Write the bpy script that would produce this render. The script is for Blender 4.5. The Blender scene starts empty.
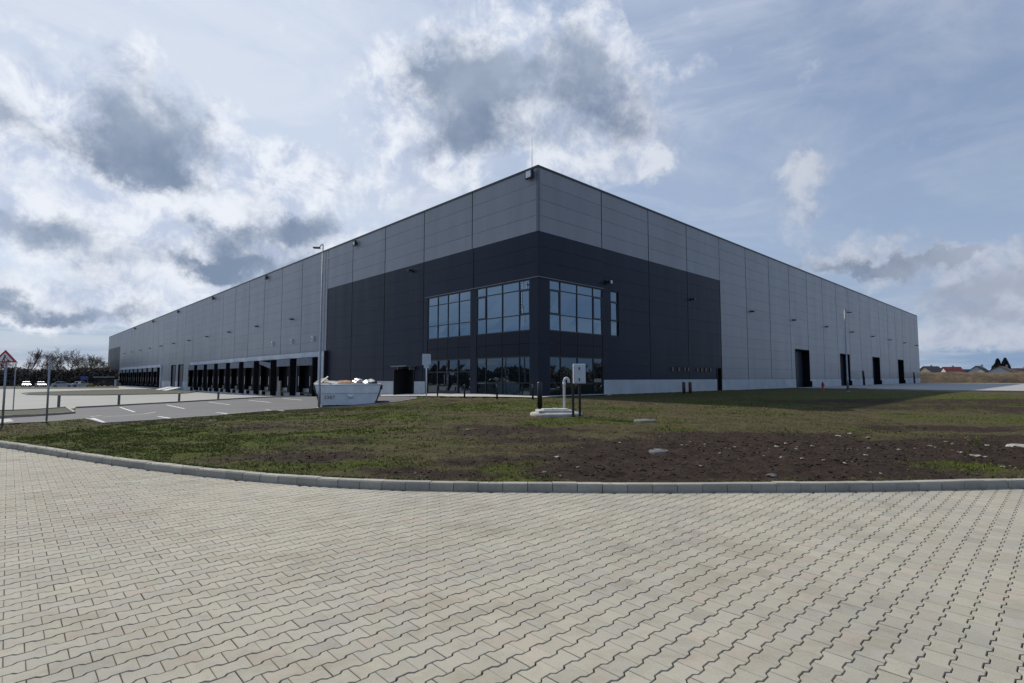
import bpy, bmesh, math, random
import numpy as np
from mathutils import Vector, Matrix, Euler
from mathutils.geometry import delaunay_2d_cdt

random.seed(7)
rng = np.random.default_rng(11)
scn = bpy.context.scene
col = scn.collection
PI = math.pi

# ------------------------------------------------------------------ camera
F_PX, CX, CY, HCAM = 530.0, 512.0, 341.5, 1.65
PITCH = math.atan(36 / 531.0)
cam_d = bpy.data.cameras.new('camera')
cam = bpy.data.objects.new('camera', cam_d)
col.objects.link(cam)
cam_d.sensor_width = 36
cam_d.lens = 36 * F_PX / 1024
cam_d.clip_start = 0.05
cam_d.clip_end = 9000
cam.location = (0, 0, HCAM)
cam.rotation_euler = (PI / 2 + PITCH, 0, 0)
scn.camera = cam

# ------------------------------------------------------------------ survey of the site
AZ = math.radians(46.51)
U = np.array([math.sin(AZ), math.cos(AZ)])          # along the right-hand wall
V = np.array([-math.cos(AZ), math.sin(AZ)])         # along the left-hand wall
C0 = np.array([1.637, 32.5])                        # the near corner of the hall
NR = np.array([U[1], -U[0]])                        # outward of the right-hand wall
NL = np.array([-V[1], V[0]])                        # outward of the left-hand wall


def wr(t, z, off=0.0):
    p = C0 + U * t + NR * off
    return (p[0], p[1], z)


def wl(t, z, off=0.0):
    p = C0 + V * t + NL * off
    return (p[0], p[1], z)


def ray(px, py):
    x = px - CX
    u = CY - py
    return np.array([x, F_PX * math.cos(PITCH) - u * math.sin(PITCH), F_PX * math.sin(PITCH) + u * math.cos(PITCH)])


def sight(px, py, z):
    r = ray(px, py)
    k = (z - HCAM) / r[2]
    return np.array([r[0] * k, r[1] * k])


def at_depth(px, py, y):
    r = ray(px, py)
    k = y / r[1]
    return np.array([r[0] * k, y, HCAM + r[2] * k])


KERB_PX = [(0, 447), (25, 451), (50, 455), (100, 463), (150, 470), (200, 476), (250, 481), (300, 485), (350, 488),
           (400, 490), (470, 491.5), (540, 492), (620, 492.5), (700, 492.5), (780, 492), (850, 491.5), (930, 490), (1024, 488)]
kerb_pts = [sight(a, b, 0.0) for a, b in KERB_PX]
kerb_pts = [np.array(p) for p in [(-34, 25.5), (-24, 19.3), (-16.5, 15.0)]] + kerb_pts + \
           [np.array(p) for p in [(10.5, 8.35), (15, 9.2), (22, 11.2), (32, 15), (46, 22)]]
kerb_pts = np.array(kerb_pts)


def resample(pts, step):
    pts = np.asarray(pts, float)
    # Catmull-Rom
    out = []
    P = np.vstack([2 * pts[0] - pts[1], pts, 2 * pts[-1] - pts[-2]])
    for i in range(1, len(P) - 2):
        for t in np.linspace(0, 1, 24, endpoint=False):
            a, b, c, d = P[i - 1], P[i], P[i + 1], P[i + 2]
            out.append(0.5 * ((2 * b) + (-a + c) * t + (2 * a - 5 * b + 4 * c - d) * t * t + (-a + 3 * b - 3 * c + d) * t ** 3))
    out.append(P[-2])
    out = np.array(out)
    # smooth out survey noise
    for _ in range(60):
        out[1:-1] = 0.25 * out[:-2] + 0.5 * out[1:-1] + 0.25 * out[2:]
    s = np.concatenate([[0], np.cumsum(np.linalg.norm(np.diff(out, axis=0), axis=1))])
    n = max(2, int(round(s[-1] / step)) + 1)
    q = np.linspace(0, s[-1], n)
    return np.stack([np.interp(q, s, out[:, 0]), np.interp(q, s, out[:, 1])], 1)


KERB = resample(kerb_pts, 0.33)


def kerb_y(x):
    return np.interp(x, KERB[:, 0], KERB[:, 1])


# terrain: thin-plate surface through levelled points
YARD = -0.80
cps = []
for p in kerb_pts:
    cps.append((p[0], p[1] + 0.1, 0.10))
for x in (-60, -30, 0, 30, 60):
    cps.append((x, -25, 0.0))
for t, z in ((0, .48), (5, .48), (11, .38), (16, .20), (22, .0), (30, -.28), (37, -.45), (45, -.58), (60, -.74), (75, YARD), (110, YARD), (160, YARD), (200, YARD)):
    p = wl(t, z, 0.5)
    cps.append(p)
for t in (35, 70, 110, 160, 220):
    for o in (18, 45, 80):
        cps.append(wl(t, YARD, o))
for t in (4, 12, 30, 60, 90, 130, 200):
    cps.append(wr(t, .46, 0.5))
for t in (20, 45, 80, 130):
    cps.append(wr(t, .44, 12))
    cps.append(wr(t, .40, 30))
cps += [(-10.5, 33.0, -.24), (-11.5, 29.5, -.12), (-16, 18, .04), (-20, 22.5, -.10), (-27, 28, -.38), (-34, 36, -.62), (-5, 24, .22),
        (5, 19, .30), (12, 22, .36), (0, 27, .38), (-5, 33, .12), (20, 30, .42), (10, 13, .22), (-4, 12, .16), (30, 24, .38),
        (-45, 30, -.5), (-60, 45, -.75), (-18, 40, -.42)]
cps = np.array([tuple(c) for c in cps], float)


def _phi(d):
    d = np.maximum(d, 1e-9)
    return d * d * np.log(d)


_n = len(cps)
_K = _phi(np.linalg.norm(cps[:, None, :2] - cps[None, :, :2], axis=2)) + np.eye(_n) * 2.0
_Pm = np.hstack([np.ones((_n, 1)), cps[:, :2]])
_A = np.zeros((_n + 3, _n + 3))
_A[:_n, :_n] = _K
_A[:_n, _n:] = _Pm
_A[_n:, :_n] = _Pm.T
_w = np.linalg.solve(_A, np.concatenate([cps[:, 2], np.zeros(3)]))


def T(x, y):
    x = np.atleast_1d(np.asarray(x, float))
    y = np.atleast_1d(np.asarray(y, float))
    out = np.empty(len(x))
    for i in range(0, len(x), 20000):
        xs, ys = x[i:i + 20000], y[i:i + 20000]
        d = np.sqrt((xs[:, None] - cps[None, :, 0]) ** 2 + (ys[:, None] - cps[None, :, 1]) ** 2)
        out[i:i + 20000] = _phi(d) @ _w[:_n] + _w[_n] + _w[_n + 1] * xs + _w[_n + 2] * ys
    return np.clip(out, YARD, .5)


def T1(x, y):
    return float(T(x, y)[0])


def G(px, py):
    """the point of the terrain seen at a pixel of the survey photo"""
    r = ray(px, py)
    r = r / r[1]
    ys = np.linspace(4, 240, 2400)
    zz = HCAM + ys * r[2]
    tt = T(ys * r[0], ys)
    k = np.argmax(zz <= tt)
    if zz[k] > tt[k]:
        k = len(ys) - 1
    y0, y1 = ys[max(k - 1, 0)], ys[k]
    for _ in range(20):
        m = .5 * (y0 + y1)
        if HCAM + m * r[2] <= T1(m * r[0], m):
            y1 = m
        else:
            y0 = m
    return np.array([y1 * r[0], y1, T1(y1 * r[0], y1)])


# ------------------------------------------------------------------ noise in numpy (for masks)
def vnoise(x, y, seed=0):
    xi, yi = np.floor(x).astype(np.int64), np.floor(y).astype(np.int64)
    fx, fy = x - xi, y - yi
    fx = fx * fx * (3 - 2 * fx)
    fy = fy * fy * (3 - 2 * fy)

    def h(a, b):
        n = (a * 374761393 + b * 668265263 + seed * 974634777) & 0x7fffffff
        n = ((n ^ (n >> 13)) * 1274126177) & 0x7fffffff
        return ((n ^ (n >> 16)) & 0xffff) / 65535.0
    return (h(xi, yi) * (1 - fx) + h(xi + 1, yi) * fx) * (1 - fy) + (h(xi, yi + 1) * (1 - fx) + h(xi + 1, yi + 1) * fx) * fy


def fbm(x, y, sc, seed=0, oct=5, g=.5):
    v, a, tot = 0, 1, 0
    for i in range(oct):
        v = v + a * vnoise(x * sc * 2 ** i + 17.3 * i, y * sc * 2 ** i - 9.1 * i, seed + i)
        tot += a
        a *= g
    return v / tot


def sstep(a, b, x):
    t = np.clip((x - a) / (b - a), 0, 1)
    return t * t * (3 - 2 * t)


# ------------------------------------------------------------------ materials
def new_mat(name):
    m = bpy.data.materials.new(name)
    m.use_nodes = True
    nt = m.node_tree
    nt.nodes.clear()
    out = nt.nodes.new('ShaderNodeOutputMaterial')
    b = nt.nodes.new('ShaderNodeBsdfPrincipled')
    nt.links.new(b.outputs[0], out.inputs[0])
    return m, nt, b


def nd(nt, typ, **kw):
    n = nt.nodes.new(typ)
    for k, v in kw.items():
        if k.startswith('i_'):
            key = k[2:]
            key = int(key) if key.isdigit() else key.replace('_', ' ')
            n.inputs[key].default_value = v
        else:
            setattr(n, k, v)
    return n


def coords(nt, scale=(1, 1, 1)):
    tc = nd(nt, 'ShaderNodeTexCoord')
    mp = nd(nt, 'ShaderNodeMapping')
    mp.inputs['Scale'].default_value = scale
    nt.links.new(tc.outputs['Object'], mp.inputs[0])
    return mp.outputs[0]


def noise(nt, vec, scale, detail=6, rough=.6):
    n = nd(nt, 'ShaderNodeTexNoise')
    n.inputs['Scale'].default_value = scale
    n.inputs['Detail'].default_value = detail
    n.inputs['Roughness'].default_value = rough
    nt.links.new(vec, n.inputs['Vector'])
    return n.outputs['Fac']


def ramp(nt, fac, stops):
    r = nd(nt, 'ShaderNodeValToRGB')
    el = r.color_ramp.elements
    while len(el) < len(stops):
        el.new(.5)
    for e, (p, c) in zip(el, stops):
        e.position = p
        e.color = (c[0], c[1], c[2], 1) if hasattr(c, '__len__') else (c, c, c, 1)
    nt.links.new(fac, r.inputs[0])
    return r.outputs[0]


def mixc(nt, a, b, fac, mode='MIX'):
    m = nd(nt, 'ShaderNodeMix', data_type='RGBA', blend_type=mode)
    for s, v in ((m.inputs[0], fac), (m.inputs[6], a), (m.inputs[7], b)):
        if hasattr(v, 'is_linked') or isinstance(v, bpy.types.NodeSocket):
            nt.links.new(v, s)
        elif s.type == 'RGBA':
            s.default_value = (v[0], v[1], v[2], 1)
        else:
            s.default_value = v
    return m.outputs[2]


def mth(nt, op, a, b=None, c=None, clamp=False):
    m = nd(nt, 'ShaderNodeMath', operation=op)
    m.use_clamp = clamp
    for s, v in zip(m.inputs, (a, b, c)):
        if v is None:
            continue
        if isinstance(v, bpy.types.NodeSocket):
            nt.links.new(v, s)
        else:
            s.default_value = v
    return m.outputs[0]


def bump(nt, b, h, strength=.3, dist=.02):
    n = nd(nt, 'ShaderNodeBump')
    n.inputs['Strength'].default_value = strength
    n.inputs['Distance'].default_value = dist
    nt.links.new(h, n.inputs['Height'])
    nt.links.new(n.outputs[0], b.inputs['Normal'])


def simple(name, c, rough=.6, metal=0., var=.12, scale=3., scale2=None, bmp=0., spec=.5, tint=False):
    """base colour broken up by two noises; optional bump; optional per-panel tint"""
    m, nt, b = new_mat(name)
    v = coords(nt)
    f = noise(nt, v, scale, 6)
    lo = [x * (1 - var) for x in c]
    hi = [min(1, x * (1 + var)) for x in c]
    colr = ramp(nt, f, [(.3, lo), (.7, hi)])
    if scale2:
        f2 = noise(nt, v, scale2, 5, .7)
        colr = mixc(nt, colr, ramp(nt, f2, [(.3, 1 - var * 1.6), (.75, 1.0)]), .8, 'MULTIPLY')
    if tint:
        a = nd(nt, 'ShaderNodeAttribute', attribute_name='tint')
        colr = mixc(nt, colr, a.outputs['Color'], 1.0, 'MULTIPLY')
    nt.links.new(colr, b.inputs['Base Color'])
    b.inputs['Roughness'].default_value = rough
    b.inputs['Metallic'].default_value = metal
    b.inputs['Specular IOR Level'].default_value = spec
    if bmp:
        bump(nt, b, noise(nt, v, (scale2 or scale) * 3, 4), bmp, .01)
    return m


M = {}


def panel_mat(name, c, rough, spec=.45):
    # coated sandwich panel: fine horizontal micro ribs, faint streaks
    m, nt, b = new_mat(name)
    v = coords(nt, (.25, .25, .05))
    f = noise(nt, v, 2.0, 6, .65)
    v2 = coords(nt, (1.3, 1.3, .12))
    f2 = noise(nt, v2, 1.0, 5, .6)
    c1 = ramp(nt, f, [(.3, [x * .90 for x in c]), (.7, [x * 1.10 for x in c])])
    c1 = mixc(nt, c1, ramp(nt, f2, [(.35, .88), (.6, 1.0)]), .6, 'MULTIPLY')
    a = nd(nt, 'ShaderNodeAttribute', attribute_name='tint')
    c1 = mixc(nt, c1, a.outputs['Color'], 1.0, 'MULTIPLY')
    nt.links.new(c1, b.inputs['Base Color'])
    b.inputs['Roughness'].default_value = rough
    nt.links.new(ramp(nt, f2, [(.3, rough - .05), (.7, rough + .08)]), b.inputs['Roughness'])
    b.inputs['Metallic'].default_value = 0.0
    b.inputs['Specular IOR Level'].default_value = spec
    tc = coords(nt)
    sep = nd(nt, 'ShaderNodeSeparateXYZ')
    nt.links.new(tc, sep.inputs[0])
    w = mth(nt, 'SINE', mth(nt, 'MULTIPLY', sep.outputs[2], 2 * PI / .08))
    f3 = noise(nt, coords(nt), .9, 2)
    bump(nt, b, mth(nt, 'ADD', mth(nt, 'MULTIPLY', w, .08), f3), .22, .012)
    return m


M['light_panel'] = panel_mat('light grey panel', (.262, .270, .288), .36)
M['dark_panel'] = panel_mat('anthracite panel', (.0195, .0265, .043), .42, .16)
M['joint'] = simple('panel joint', (.06, .062, .07), .7)
M['dark_joint'] = simple('dark panel joint', (.012, .013, .018), .7)
M['trim'] = simple('dark flashing', (.035, .037, .045), .45)
M['corner_trim'] = simple('grey corner flashing', (.13, .135, .15), .4)
M['plinth'] = simple('precast concrete plinth', (.52, .535, .54), .85, var=.12, scale=.8, scale2=6, bmp=.15)
M['white_concrete'] = simple('pale concrete', (.60, .61, .60), .85, var=.14, scale=1.2, scale2=8, bmp=.15)
M['fascia'] = simple('pale dock fascia', (.62, .64, .66), .6, var=.12, scale=.6, scale2=5)
M['roof'] = simple('roof membrane', (.35, .36, .37), .8)
M['rubber'] = simple('black rubber', (.008, .008, .010), .8, var=.4, scale=2, spec=.12)
M['curtain'] = simple('black dock curtain', (.009, .009, .011), .8, var=.5, scale=1.5, bmp=.2, spec=.12)
M['head_curtain'] = simple('grey head curtain', (.15, .17, .20), .7, var=.25, scale=1.5)
M['stripe'] = simple('white stripe', (.6, .6, .58), .6)
M['door_panel'] = simple('sectional door', (.040, .045, .062), .35, var=.2, scale=.7)
M['frame'] = simple('dark window frame', (.012, .014, .020), .4)
M['black'] = simple('black paint', (.012, .012, .014), .45, var=.3, scale=4)
M['galv'] = simple('galvanised steel', (.32, .335, .35), .45, metal=.6, var=.18, scale=3, scale2=14)
M['lamp_grey'] = simple('grey lamp housing', (.10, .105, .115), .5)
M['lamp_white'] = simple('white lamp glass', (.75, .76, .78), .3)
M['cabinet'] = simple('light grey cabinet', (.55, .57, .59), .5, var=.08, scale=2, scale2=12)
M['pvc'] = simple('pale pvc pipe', (.62, .62, .61), .5, var=.12, scale=3, scale2=16)
M['ring'] = simple('weathered concrete', (.40, .385, .34), .9, var=.22, scale=2.5, scale2=14, bmp=.4)
M['cover'] = simple('pale cover slab', (.50, .49, .48), .8, var=.15, scale=3, scale2=15, bmp=.2)
M['manhole'] = simple('manhole concrete', (.175, .172, .158), .9, var=.25, scale=4, scale2=20, bmp=.4)
M['kerbm'] = simple('kerb concrete', (.36, .335, .28), .9, var=.16, scale=1.5, scale2=18, bmp=.3, tint=True)
M['red_post'] = simple('dull red post paint', (.11, .025, .022), .6, var=.3, scale=4)
M['red'] = simple('red paint', (.42, .03, .02), .45)
M['sign_white'] = simple('sign white', (.72, .72, .72), .5)
M['sign_back'] = simple('sign back', (.50, .53, .56), .45, var=.1, scale=5)
M['skip'] = simple('skip paint', (.80, .80, .79), .5, var=.12, scale=1.5, scale2=9, bmp=.1)
M['skip_dark'] = simple('skip hinge steel', (.05, .05, .055), .6)
M['mark'] = simple('dark lettering', (.12, .12, .125), .6)
M['wood'] = simple('raw timber', (.50, .40, .26), .8, var=.25, scale=6)
M['card'] = simple('cardboard', (.36, .22, .14), .9, var=.2, scale=5)
M['plastic'] = simple('white plastic sheet', (.46, .47, .48), .4, var=.1, scale=4)
M['foam'] = simple('cream insulation', (.50, .46, .38), .8, var=.15, scale=5)
M['bag'] = simple('dark rubbish bag', (.02, .02, .03), .35)
M['bark'] = simple('bark', (.09, .072, .06), .95, var=.35, scale=2)
M['twig'] = simple('bare twigs', (.16, .12, .105), .95, var=.3, scale=1)
M['budtwig'] = simple('budding twigs', (.16, .145, .085), .95, var=.3, scale=1)
M['hedge'] = simple('dark hedge', (.115, .094, .072), .9, var=.5, scale=.5, tint=True)
M['conifer'] = simple('conifer needles', (.014, .024, .018), .9, var=.4, scale=.8, tint=True)
M['carwhite'] = simple('white car paint', (.50, .51, .52), .25, var=.03)
M['carsilver'] = simple('silver car paint', (.42, .44, .47), .25, metal=.3, var=.03)
M['carglass'] = simple('car glass', (.012, .015, .018), .08)
M['tyre'] = simple('tyre', (.012, .012, .012), .9)
M['yellow'] = simple('yellow plastic', (.30, .26, .04), .6)
M['blue'] = simple('blue panel', (.03, .05, .22), .5)
M['brick_red'] = simple('red roof tiles', (.17, .035, .032), .85, var=.25, scale=.6)
M['tile_dark'] = simple('dark roof tiles', (.035, .037, .045), .8, var=.3, scale=.6)
M['tile_brown'] = simple('faded brown roof tiles', (.115, .062, .05), .85, var=.25, scale=.6)
M['render_white'] = simple('white house render', (.48, .47, .44), .85, var=.08, scale=.5)
M['render_tan'] = simple('tan house render', (.26, .22, .18), .85, var=.1, scale=.5)
M['asphalt'] = simple('asphalt', (.098, .100, .112), .88, var=.16, scale=.35, scale2=40, bmp=.3)
M['paint'] = simple('road paint', (.60, .60, .60), .8, var=.15, scale=5, scale2=25)
M['yard'] = simple('concrete yard', (.31, .305, .285), .9, var=.08, scale=.12, scale2=2.5, bmp=.1)
M['apron'] = simple('concrete apron', (.36, .355, .34), .9, var=.09, scale=.15, scale2=3, bmp=.1)
M['path'] = simple('pale path paving', (.46, .45, .42), .9, var=.14, scale=1.5, scale2=10)
M['stone'] = simple('pale rubble stone', (.33, .295, .245), .9, var=.3, scale=9, scale2=40, bmp=.4)
M['clod'] = simple('soil clods', (.050, .035, .027), .97, var=.4, scale=7, scale2=40, bmp=.5)
M['bund'] = simple('dry grass bank', (.145, .098, .05), .95, var=.6, scale=.22, scale2=1.2, bmp=.8)
M['field'] = simple('rough grass field', (.050, .052, .024), .95, var=.4, scale=.03, scale2=.5)


def glass_mat(name, c, ior):
    m, nt, b = new_mat(name)
    b.inputs['Base Color'].default_value = (*c, 1)
    b.inputs['Roughness'].default_value = .015
    b.inputs['IOR'].default_value = ior
    b.inputs['Specular Tint'].default_value = (.62, .82, 1.0, 1)
    v = coords(nt)
    bump(nt, b, noise(nt, v, .55, 1), .05, .012)
    return m


M['glass'] = glass_mat('solar control glass', (.015, .028, .055), 3.0)
M['glass_low'] = glass_mat('dark clear glass', (.006, .010, .012), 2.1)
M['spandrel'] = simple('spandrel glass', (.011, .015, .026), .30, var=.15, scale=.6, spec=.16)


def ground_mat():
    m, nt, b = new_mat('thin lawn over soil')
    v = coords(nt)
    soil_f = noise(nt, v, 5.0, 9, .72)
    soil = ramp(nt, soil_f, [(.25, (.022, .0145, .011)), (.5, (.046, .0315, .024)), (.72, (.080, .057, .044))])
    g_f = noise(nt, v, 9.0, 8, .7)
    straw = ramp(nt, g_f, [(.25, (.044, .036, .017)), (.5, (.092, .078, .038)), (.75, (.14, .12, .065))])
    green = ramp(nt, g_f, [(.25, (.030, .036, .008)), (.5, (.072, .088, .016)), (.78, (.13, .145, .034))])
    a = nd(nt, 'ShaderNodeAttribute', attribute_name='cover')
    sp = nd(nt, 'ShaderNodeSeparateColor')
    nt.links.new(a.outputs['Color'], sp.inputs[0])
    fine = noise(nt, v, 2.2, 9, .75)
    fx = mth(nt, 'MULTIPLY', mth(nt, 'SUBTRACT', fine, .5), 1.7)
    gm = mth(nt, 'ADD', sp.outputs[1], fx)
    gm = ramp(nt, gm, [(.35, 0), (.75, 1)])
    c1 = mixc(nt, straw, green, gm)
    sm = mth(nt, 'ADD', sp.outputs[0], mth(nt, 'MULTIPLY', fx, .9))
    sm = ramp(nt, sm, [(.35, 0), (.62, 1)])
    c2 = mixc(nt, c1, soil, sm)
    nt.links.new(c2, b.inputs['Base Color'])
    b.inputs['Roughness'].default_value = 1.0
    b.inputs['Specular IOR Level'].default_value = .1
    h = mth(nt, 'ADD', noise(nt, v, 14, 8, .75), mth(nt, 'MULTIPLY', soil_f, 1.5))
    bump(nt, b, h, 1.0, .05)
    return m


M['lawn'] = ground_mat()


def blade_mat():
    m, nt, b = new_mat('grass blades')
    a = nd(nt, 'ShaderNodeAttribute', attribute_name='tint')
    nt.links.new(a.outputs['Color'], b.inputs['Base Color'])
    b.inputs['Roughness'].default_value = .8
    b.inputs['Specular IOR Level'].default_value = .2
    return m


M['blade'] = blade_mat()


def paver_mat():
    m, nt, b = new_mat('concrete pavers')
    v = coords(nt)
    a = nd(nt, 'ShaderNodeAttribute', attribute_name='tint')
    sp = ramp(nt, noise(nt, v, 160, 3, .8), [(.3, .80), (.52, 1.0), (.72, 1.14)])
    lg = ramp(nt, noise(nt, v, .45, 6, .6), [(.3, (.86, .86, .87)), (.7, (1.04, 1.03, 1.0))])
    bl = ramp(nt, noise(nt, v, 6, 6, .7), [(.28, (.82, .81, .79)), (.5, 1.0)])
    st = ramp(nt, noise(nt, coords(nt, (.8, 1.6, 1)), .9, 9, .72), [(.36, (.76, .73, .68)), (.50, 1.0)])
    wn = ramp(nt, noise(nt, v, 38, 5, .8), [(.30, (.62, .59, .54)), (.40, 1.0)])
    c = mixc(nt, a.outputs['Color'], sp, 1, 'MULTIPLY')
    c = mixc(nt, c, lg, 1, 'MULTIPLY')
    c = mixc(nt, c, bl, .8, 'MULTIPLY')
    c = mixc(nt, c, st, .55, 'MULTIPLY')
    c = mixc(nt, c, wn, .7, 'MULTIPLY')
    nt.links.new(c, b.inputs['Base Color'])
    b.inputs['Roughness'].default_value = .9
    b.inputs['Specular IOR Level'].default_value = .3
    bump(nt, b, noise(nt, v, 120, 4, .7), .35, .004)
    return m


M['paver'] = paver_mat()
M['sand'] = simple('joint sand', (.078, .060, .042), 1.0, var=.3, scale=5, scale2=60)
M['paver_far'] = simple('distant pavers', (.30, .29, .255), .9, var=.12, scale=.4, scale2=8)


# ------------------------------------------------------------------ mesh builder
class MB:
    def __init__(self):
        self.v, self.f, self.m, self.t, self.s = [], [], [], [], []

    def add(self, vs, fs, mat=0, tint=(1, 1, 1), smooth=False):
        o = len(self.v)
        self.v.extend([tuple(map(float, p)) for p in vs])
        for f in fs:
            self.f.append([i + o for i in f])
            self.m.append(mat)
            self.t.append(tint)
            self.s.append(smooth)

    def hexa(self, p, mat=0, tint=(1, 1, 1)):
        """8 corners: bottom ring 0-3, top ring 4-7"""
        self.add(p, [(3, 2, 1, 0), (4, 5, 6, 7), (0, 1, 5, 4), (1, 2, 6, 5), (2, 3, 7, 6), (3, 0, 4, 7)], mat, tint)

    def box(self, x0, x1, y0, y1, z0, z1, mat=0, tint=(1, 1, 1), xf=None):
        p = [(x0, y0, z0), (x1, y0, z0), (x1, y1, z0), (x0, y1, z0), (x0, y0, z1), (x1, y0, z1), (x1, y1, z1), (x0, y1, z1)]
        if xf is not None:
            p = [tuple(xf @ Vector(q)) for q in p]
        self.hexa(p, mat, tint)

    def cbox(self, x0, x1, y0, y1, z0, z1, c=.01, mat=0, xf=None):
        """box with chamfered edges (convex hull of 24 points)"""
        bm = bmesh.new()
        bmesh.ops.create_cube(bm, size=1)
        for v in bm.verts:
            v.co = Vector(((x0 + x1) / 2 + v.co.x * (x1 - x0), (y0 + y1) / 2 + v.co.y * (y1 - y0), (z0 + z1) / 2 + v.co.z * (z1 - z0)))
        bmesh.ops.bevel(bm, geom=bm.edges[:], offset=c, segments=1, affect='EDGES')
        bm.verts.index_update()
        vs = [v.co.copy() for v in bm.verts]
        if xf is not None:
            vs = [xf @ q for q in vs]
        self.add(vs, [[v.index for v in f.verts] for f in bm.faces], mat)
        bm.free()

    def tube(self, pts, rad, n=10, mat=0, cap=True, smooth=True):
        pts = [Vector(p) for p in pts]
        if not hasattr(rad, '__len__'):
            rad = [rad] * len(pts)
        rings, vs = [], []
        ref = None
        for i, p in enumerate(pts):
            d = (pts[min(i + 1, len(pts) - 1)] - pts[max(i - 1, 0)]).normalized()
            if ref is None:
                ref = d.orthogonal().normalized()
            ref = (ref - d * ref.dot(d)).normalized()
            s = d.cross(ref)
            ring = []
            for k in range(n):
                a = 2 * PI * k / n
                vs.append(p + (ref * math.cos(a) + s * math.sin(a)) * rad[i])
                ring.append(len(vs) - 1)
            rings.append(ring)
        fs = []
        for a, b in zip(rings[:-1], rings[1:]):
            for k in range(n):
                fs.append((a[k], a[(k + 1) % n], b[(k + 1) % n], b[k]))
        self.add(vs, fs, mat, smooth=smooth)
        if cap:
            o = len(self.v) - len(vs)
            for ring, rev in ((rings[0], True), (rings[-1], False)):
                f = [o + k for k in (ring[::-1] if rev else ring)]
                self.f.append(f)
                self.m.append(mat)
                self.t.append((1, 1, 1))
                self.s.append(False)

    def lathe(self, prof, n=24, mat=0, c=(0, 0, 0), smooth=True):
        vs, fs = [], []
        for r, z in prof:
            for k in range(n):
                a = 2 * PI * k / n
                vs.append((c[0] + r * math.cos(a), c[1] + r * math.sin(a), c[2] + z))
        for i in range(len(prof) - 1):
            for k in range(n):
                a, b = i * n + k, i * n + (k + 1) % n
                fs.append((a, b, b + n, a + n))
        self.add(vs, fs, mat, smooth=smooth)
        o = len(self.v) - len(vs)
        for i, rev in ((0, True), (len(prof) - 1, False)):
            if prof[i][0] > 1e-4:
                r = [o + i * n + k for k in range(n)]
                self.f.append(r[::-1] if rev else r)
                self.m.append(mat)
                self.t.append((1, 1, 1))
                self.s.append(False)

    def prism(self, poly, axis_a, axis_b, axis_n, d0, d1, mat=0, origin=(0, 0, 0)):
        A, B, N, O = Vector(axis_a), Vector(axis_b), Vector(axis_n), Vector(origin)
        n = len(poly)
        vs = [O + A * a + B * b + N * d0 for a, b in poly] + [O + A * a + B * b + N * d1 for a, b in poly]
        fs = [list(range(n))[::-1], list(range(n, 2 * n))] + [(i, (i + 1) % n, n + (i + 1) % n, n + i) for i in range(n)]
        self.add(vs, fs, mat)

    def wbox(self, side, t0, t1, z0, z1, o0, o1, mat=0):
        w = wr if side == 'r' else wl
        p = [w(t0, z0, o1), w(t1, z0, o1), w(t1, z0, o0), w(t0, z0, o0), w(t0, z1, o1), w(t1, z1, o1), w(t1, z1, o0), w(t0, z1, o0)]
        if side == 'l':
            p = [p[1], p[0], p[3], p[2], p[5], p[4], p[7], p[6]]
        self.hexa(p, mat)

    def build(self, name, mats, parent=None, origin=None):
        if not isinstance(mats, (list, tuple)):
            mats = [mats]
        me = bpy.data.meshes.new(name)
        vs = self.v
        if origin is not None:
            vs = [(x - origin[0], y - origin[1], z - origin[2]) for x, y, z in vs]
        me.from_pydata(vs, [], self.f)
        for mm in mats:
            me.materials.append(M[mm] if isinstance(mm, str) else mm)
        me.polygons.foreach_set('material_index', self.m)
        me.polygons.foreach_set('use_smooth', self.s)
        at = me.attributes.new('tint', 'FLOAT_COLOR', 'FACE')
        at.data.foreach_set('color', np.hstack([np.array(self.t, float), np.ones((len(self.t), 1))]).ravel())
        me.update()
        o = bpy.data.objects.new(name, me)
        col.objects.link(o)
        if parent is not None:
            o.parent = parent
        elif origin is not None:
            o.location = origin
        return o


def np_mesh(name, verts, faces_flat, loop_tot, mats, tint=None, parent=None, smooth=None):
    me = bpy.data.meshes.new(name)
    nv = len(verts)
    me.vertices.add(nv)
    me.vertices.foreach_set('co', np.asarray(verts, np.float32).ravel())
    lt = np.asarray(loop_tot, np.int32)
    ls = np.concatenate([[0], np.cumsum(lt)[:-1]]).astype(np.int32)
    me.loops.add(int(lt.sum()))
    me.loops.foreach_set('vertex_index', np.asarray(faces_flat, np.int32).ravel())
    me.polygons.add(len(lt))
    me.polygons.foreach_set('loop_start', ls)
    try:
        me.polygons.foreach_set('loop_total', lt)
    except Exception:
        pass
    if tint is not None:
        at = me.attributes.new('tint', 'FLOAT_COLOR', 'FACE')
        at.data.foreach_set('color', np.hstack([tint, np.ones((len(tint), 1))]).astype(np.float32).ravel())
    me.update(calc_edges=True)
    me.validate()
    for mm in (mats if isinstance(mats, (list, tuple)) else [mats]):
        me.materials.append(M[mm])
    if True:
        me.polygons.foreach_set('use_smooth', np.full(len(me.polygons), bool(smooth)))
    o = bpy.data.objects.new(name, me)
    col.objects.link(o)
    if parent:
        o.parent = parent
    return o


def tag(o, label=None, cat=None, group=None, kind=None):
    if label:
        o['label'] = label
    if cat:
        o['category'] = cat
    if group:
        o['group'] = group
    if kind:
        o['kind'] = kind
    return o


def thing(name, label, cat, loc, rz=0, group=None):
    e = bpy.data.objects.new(name, None)
    e.empty_display_size = .2
    col.objects.link(e)
    e.location = loc
    e.rotation_euler = (0, 0, rz)
    return tag(e, label, cat, group)


def kids(o):
    return [c for c in bpy.data.objects if c.parent == o]


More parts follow.
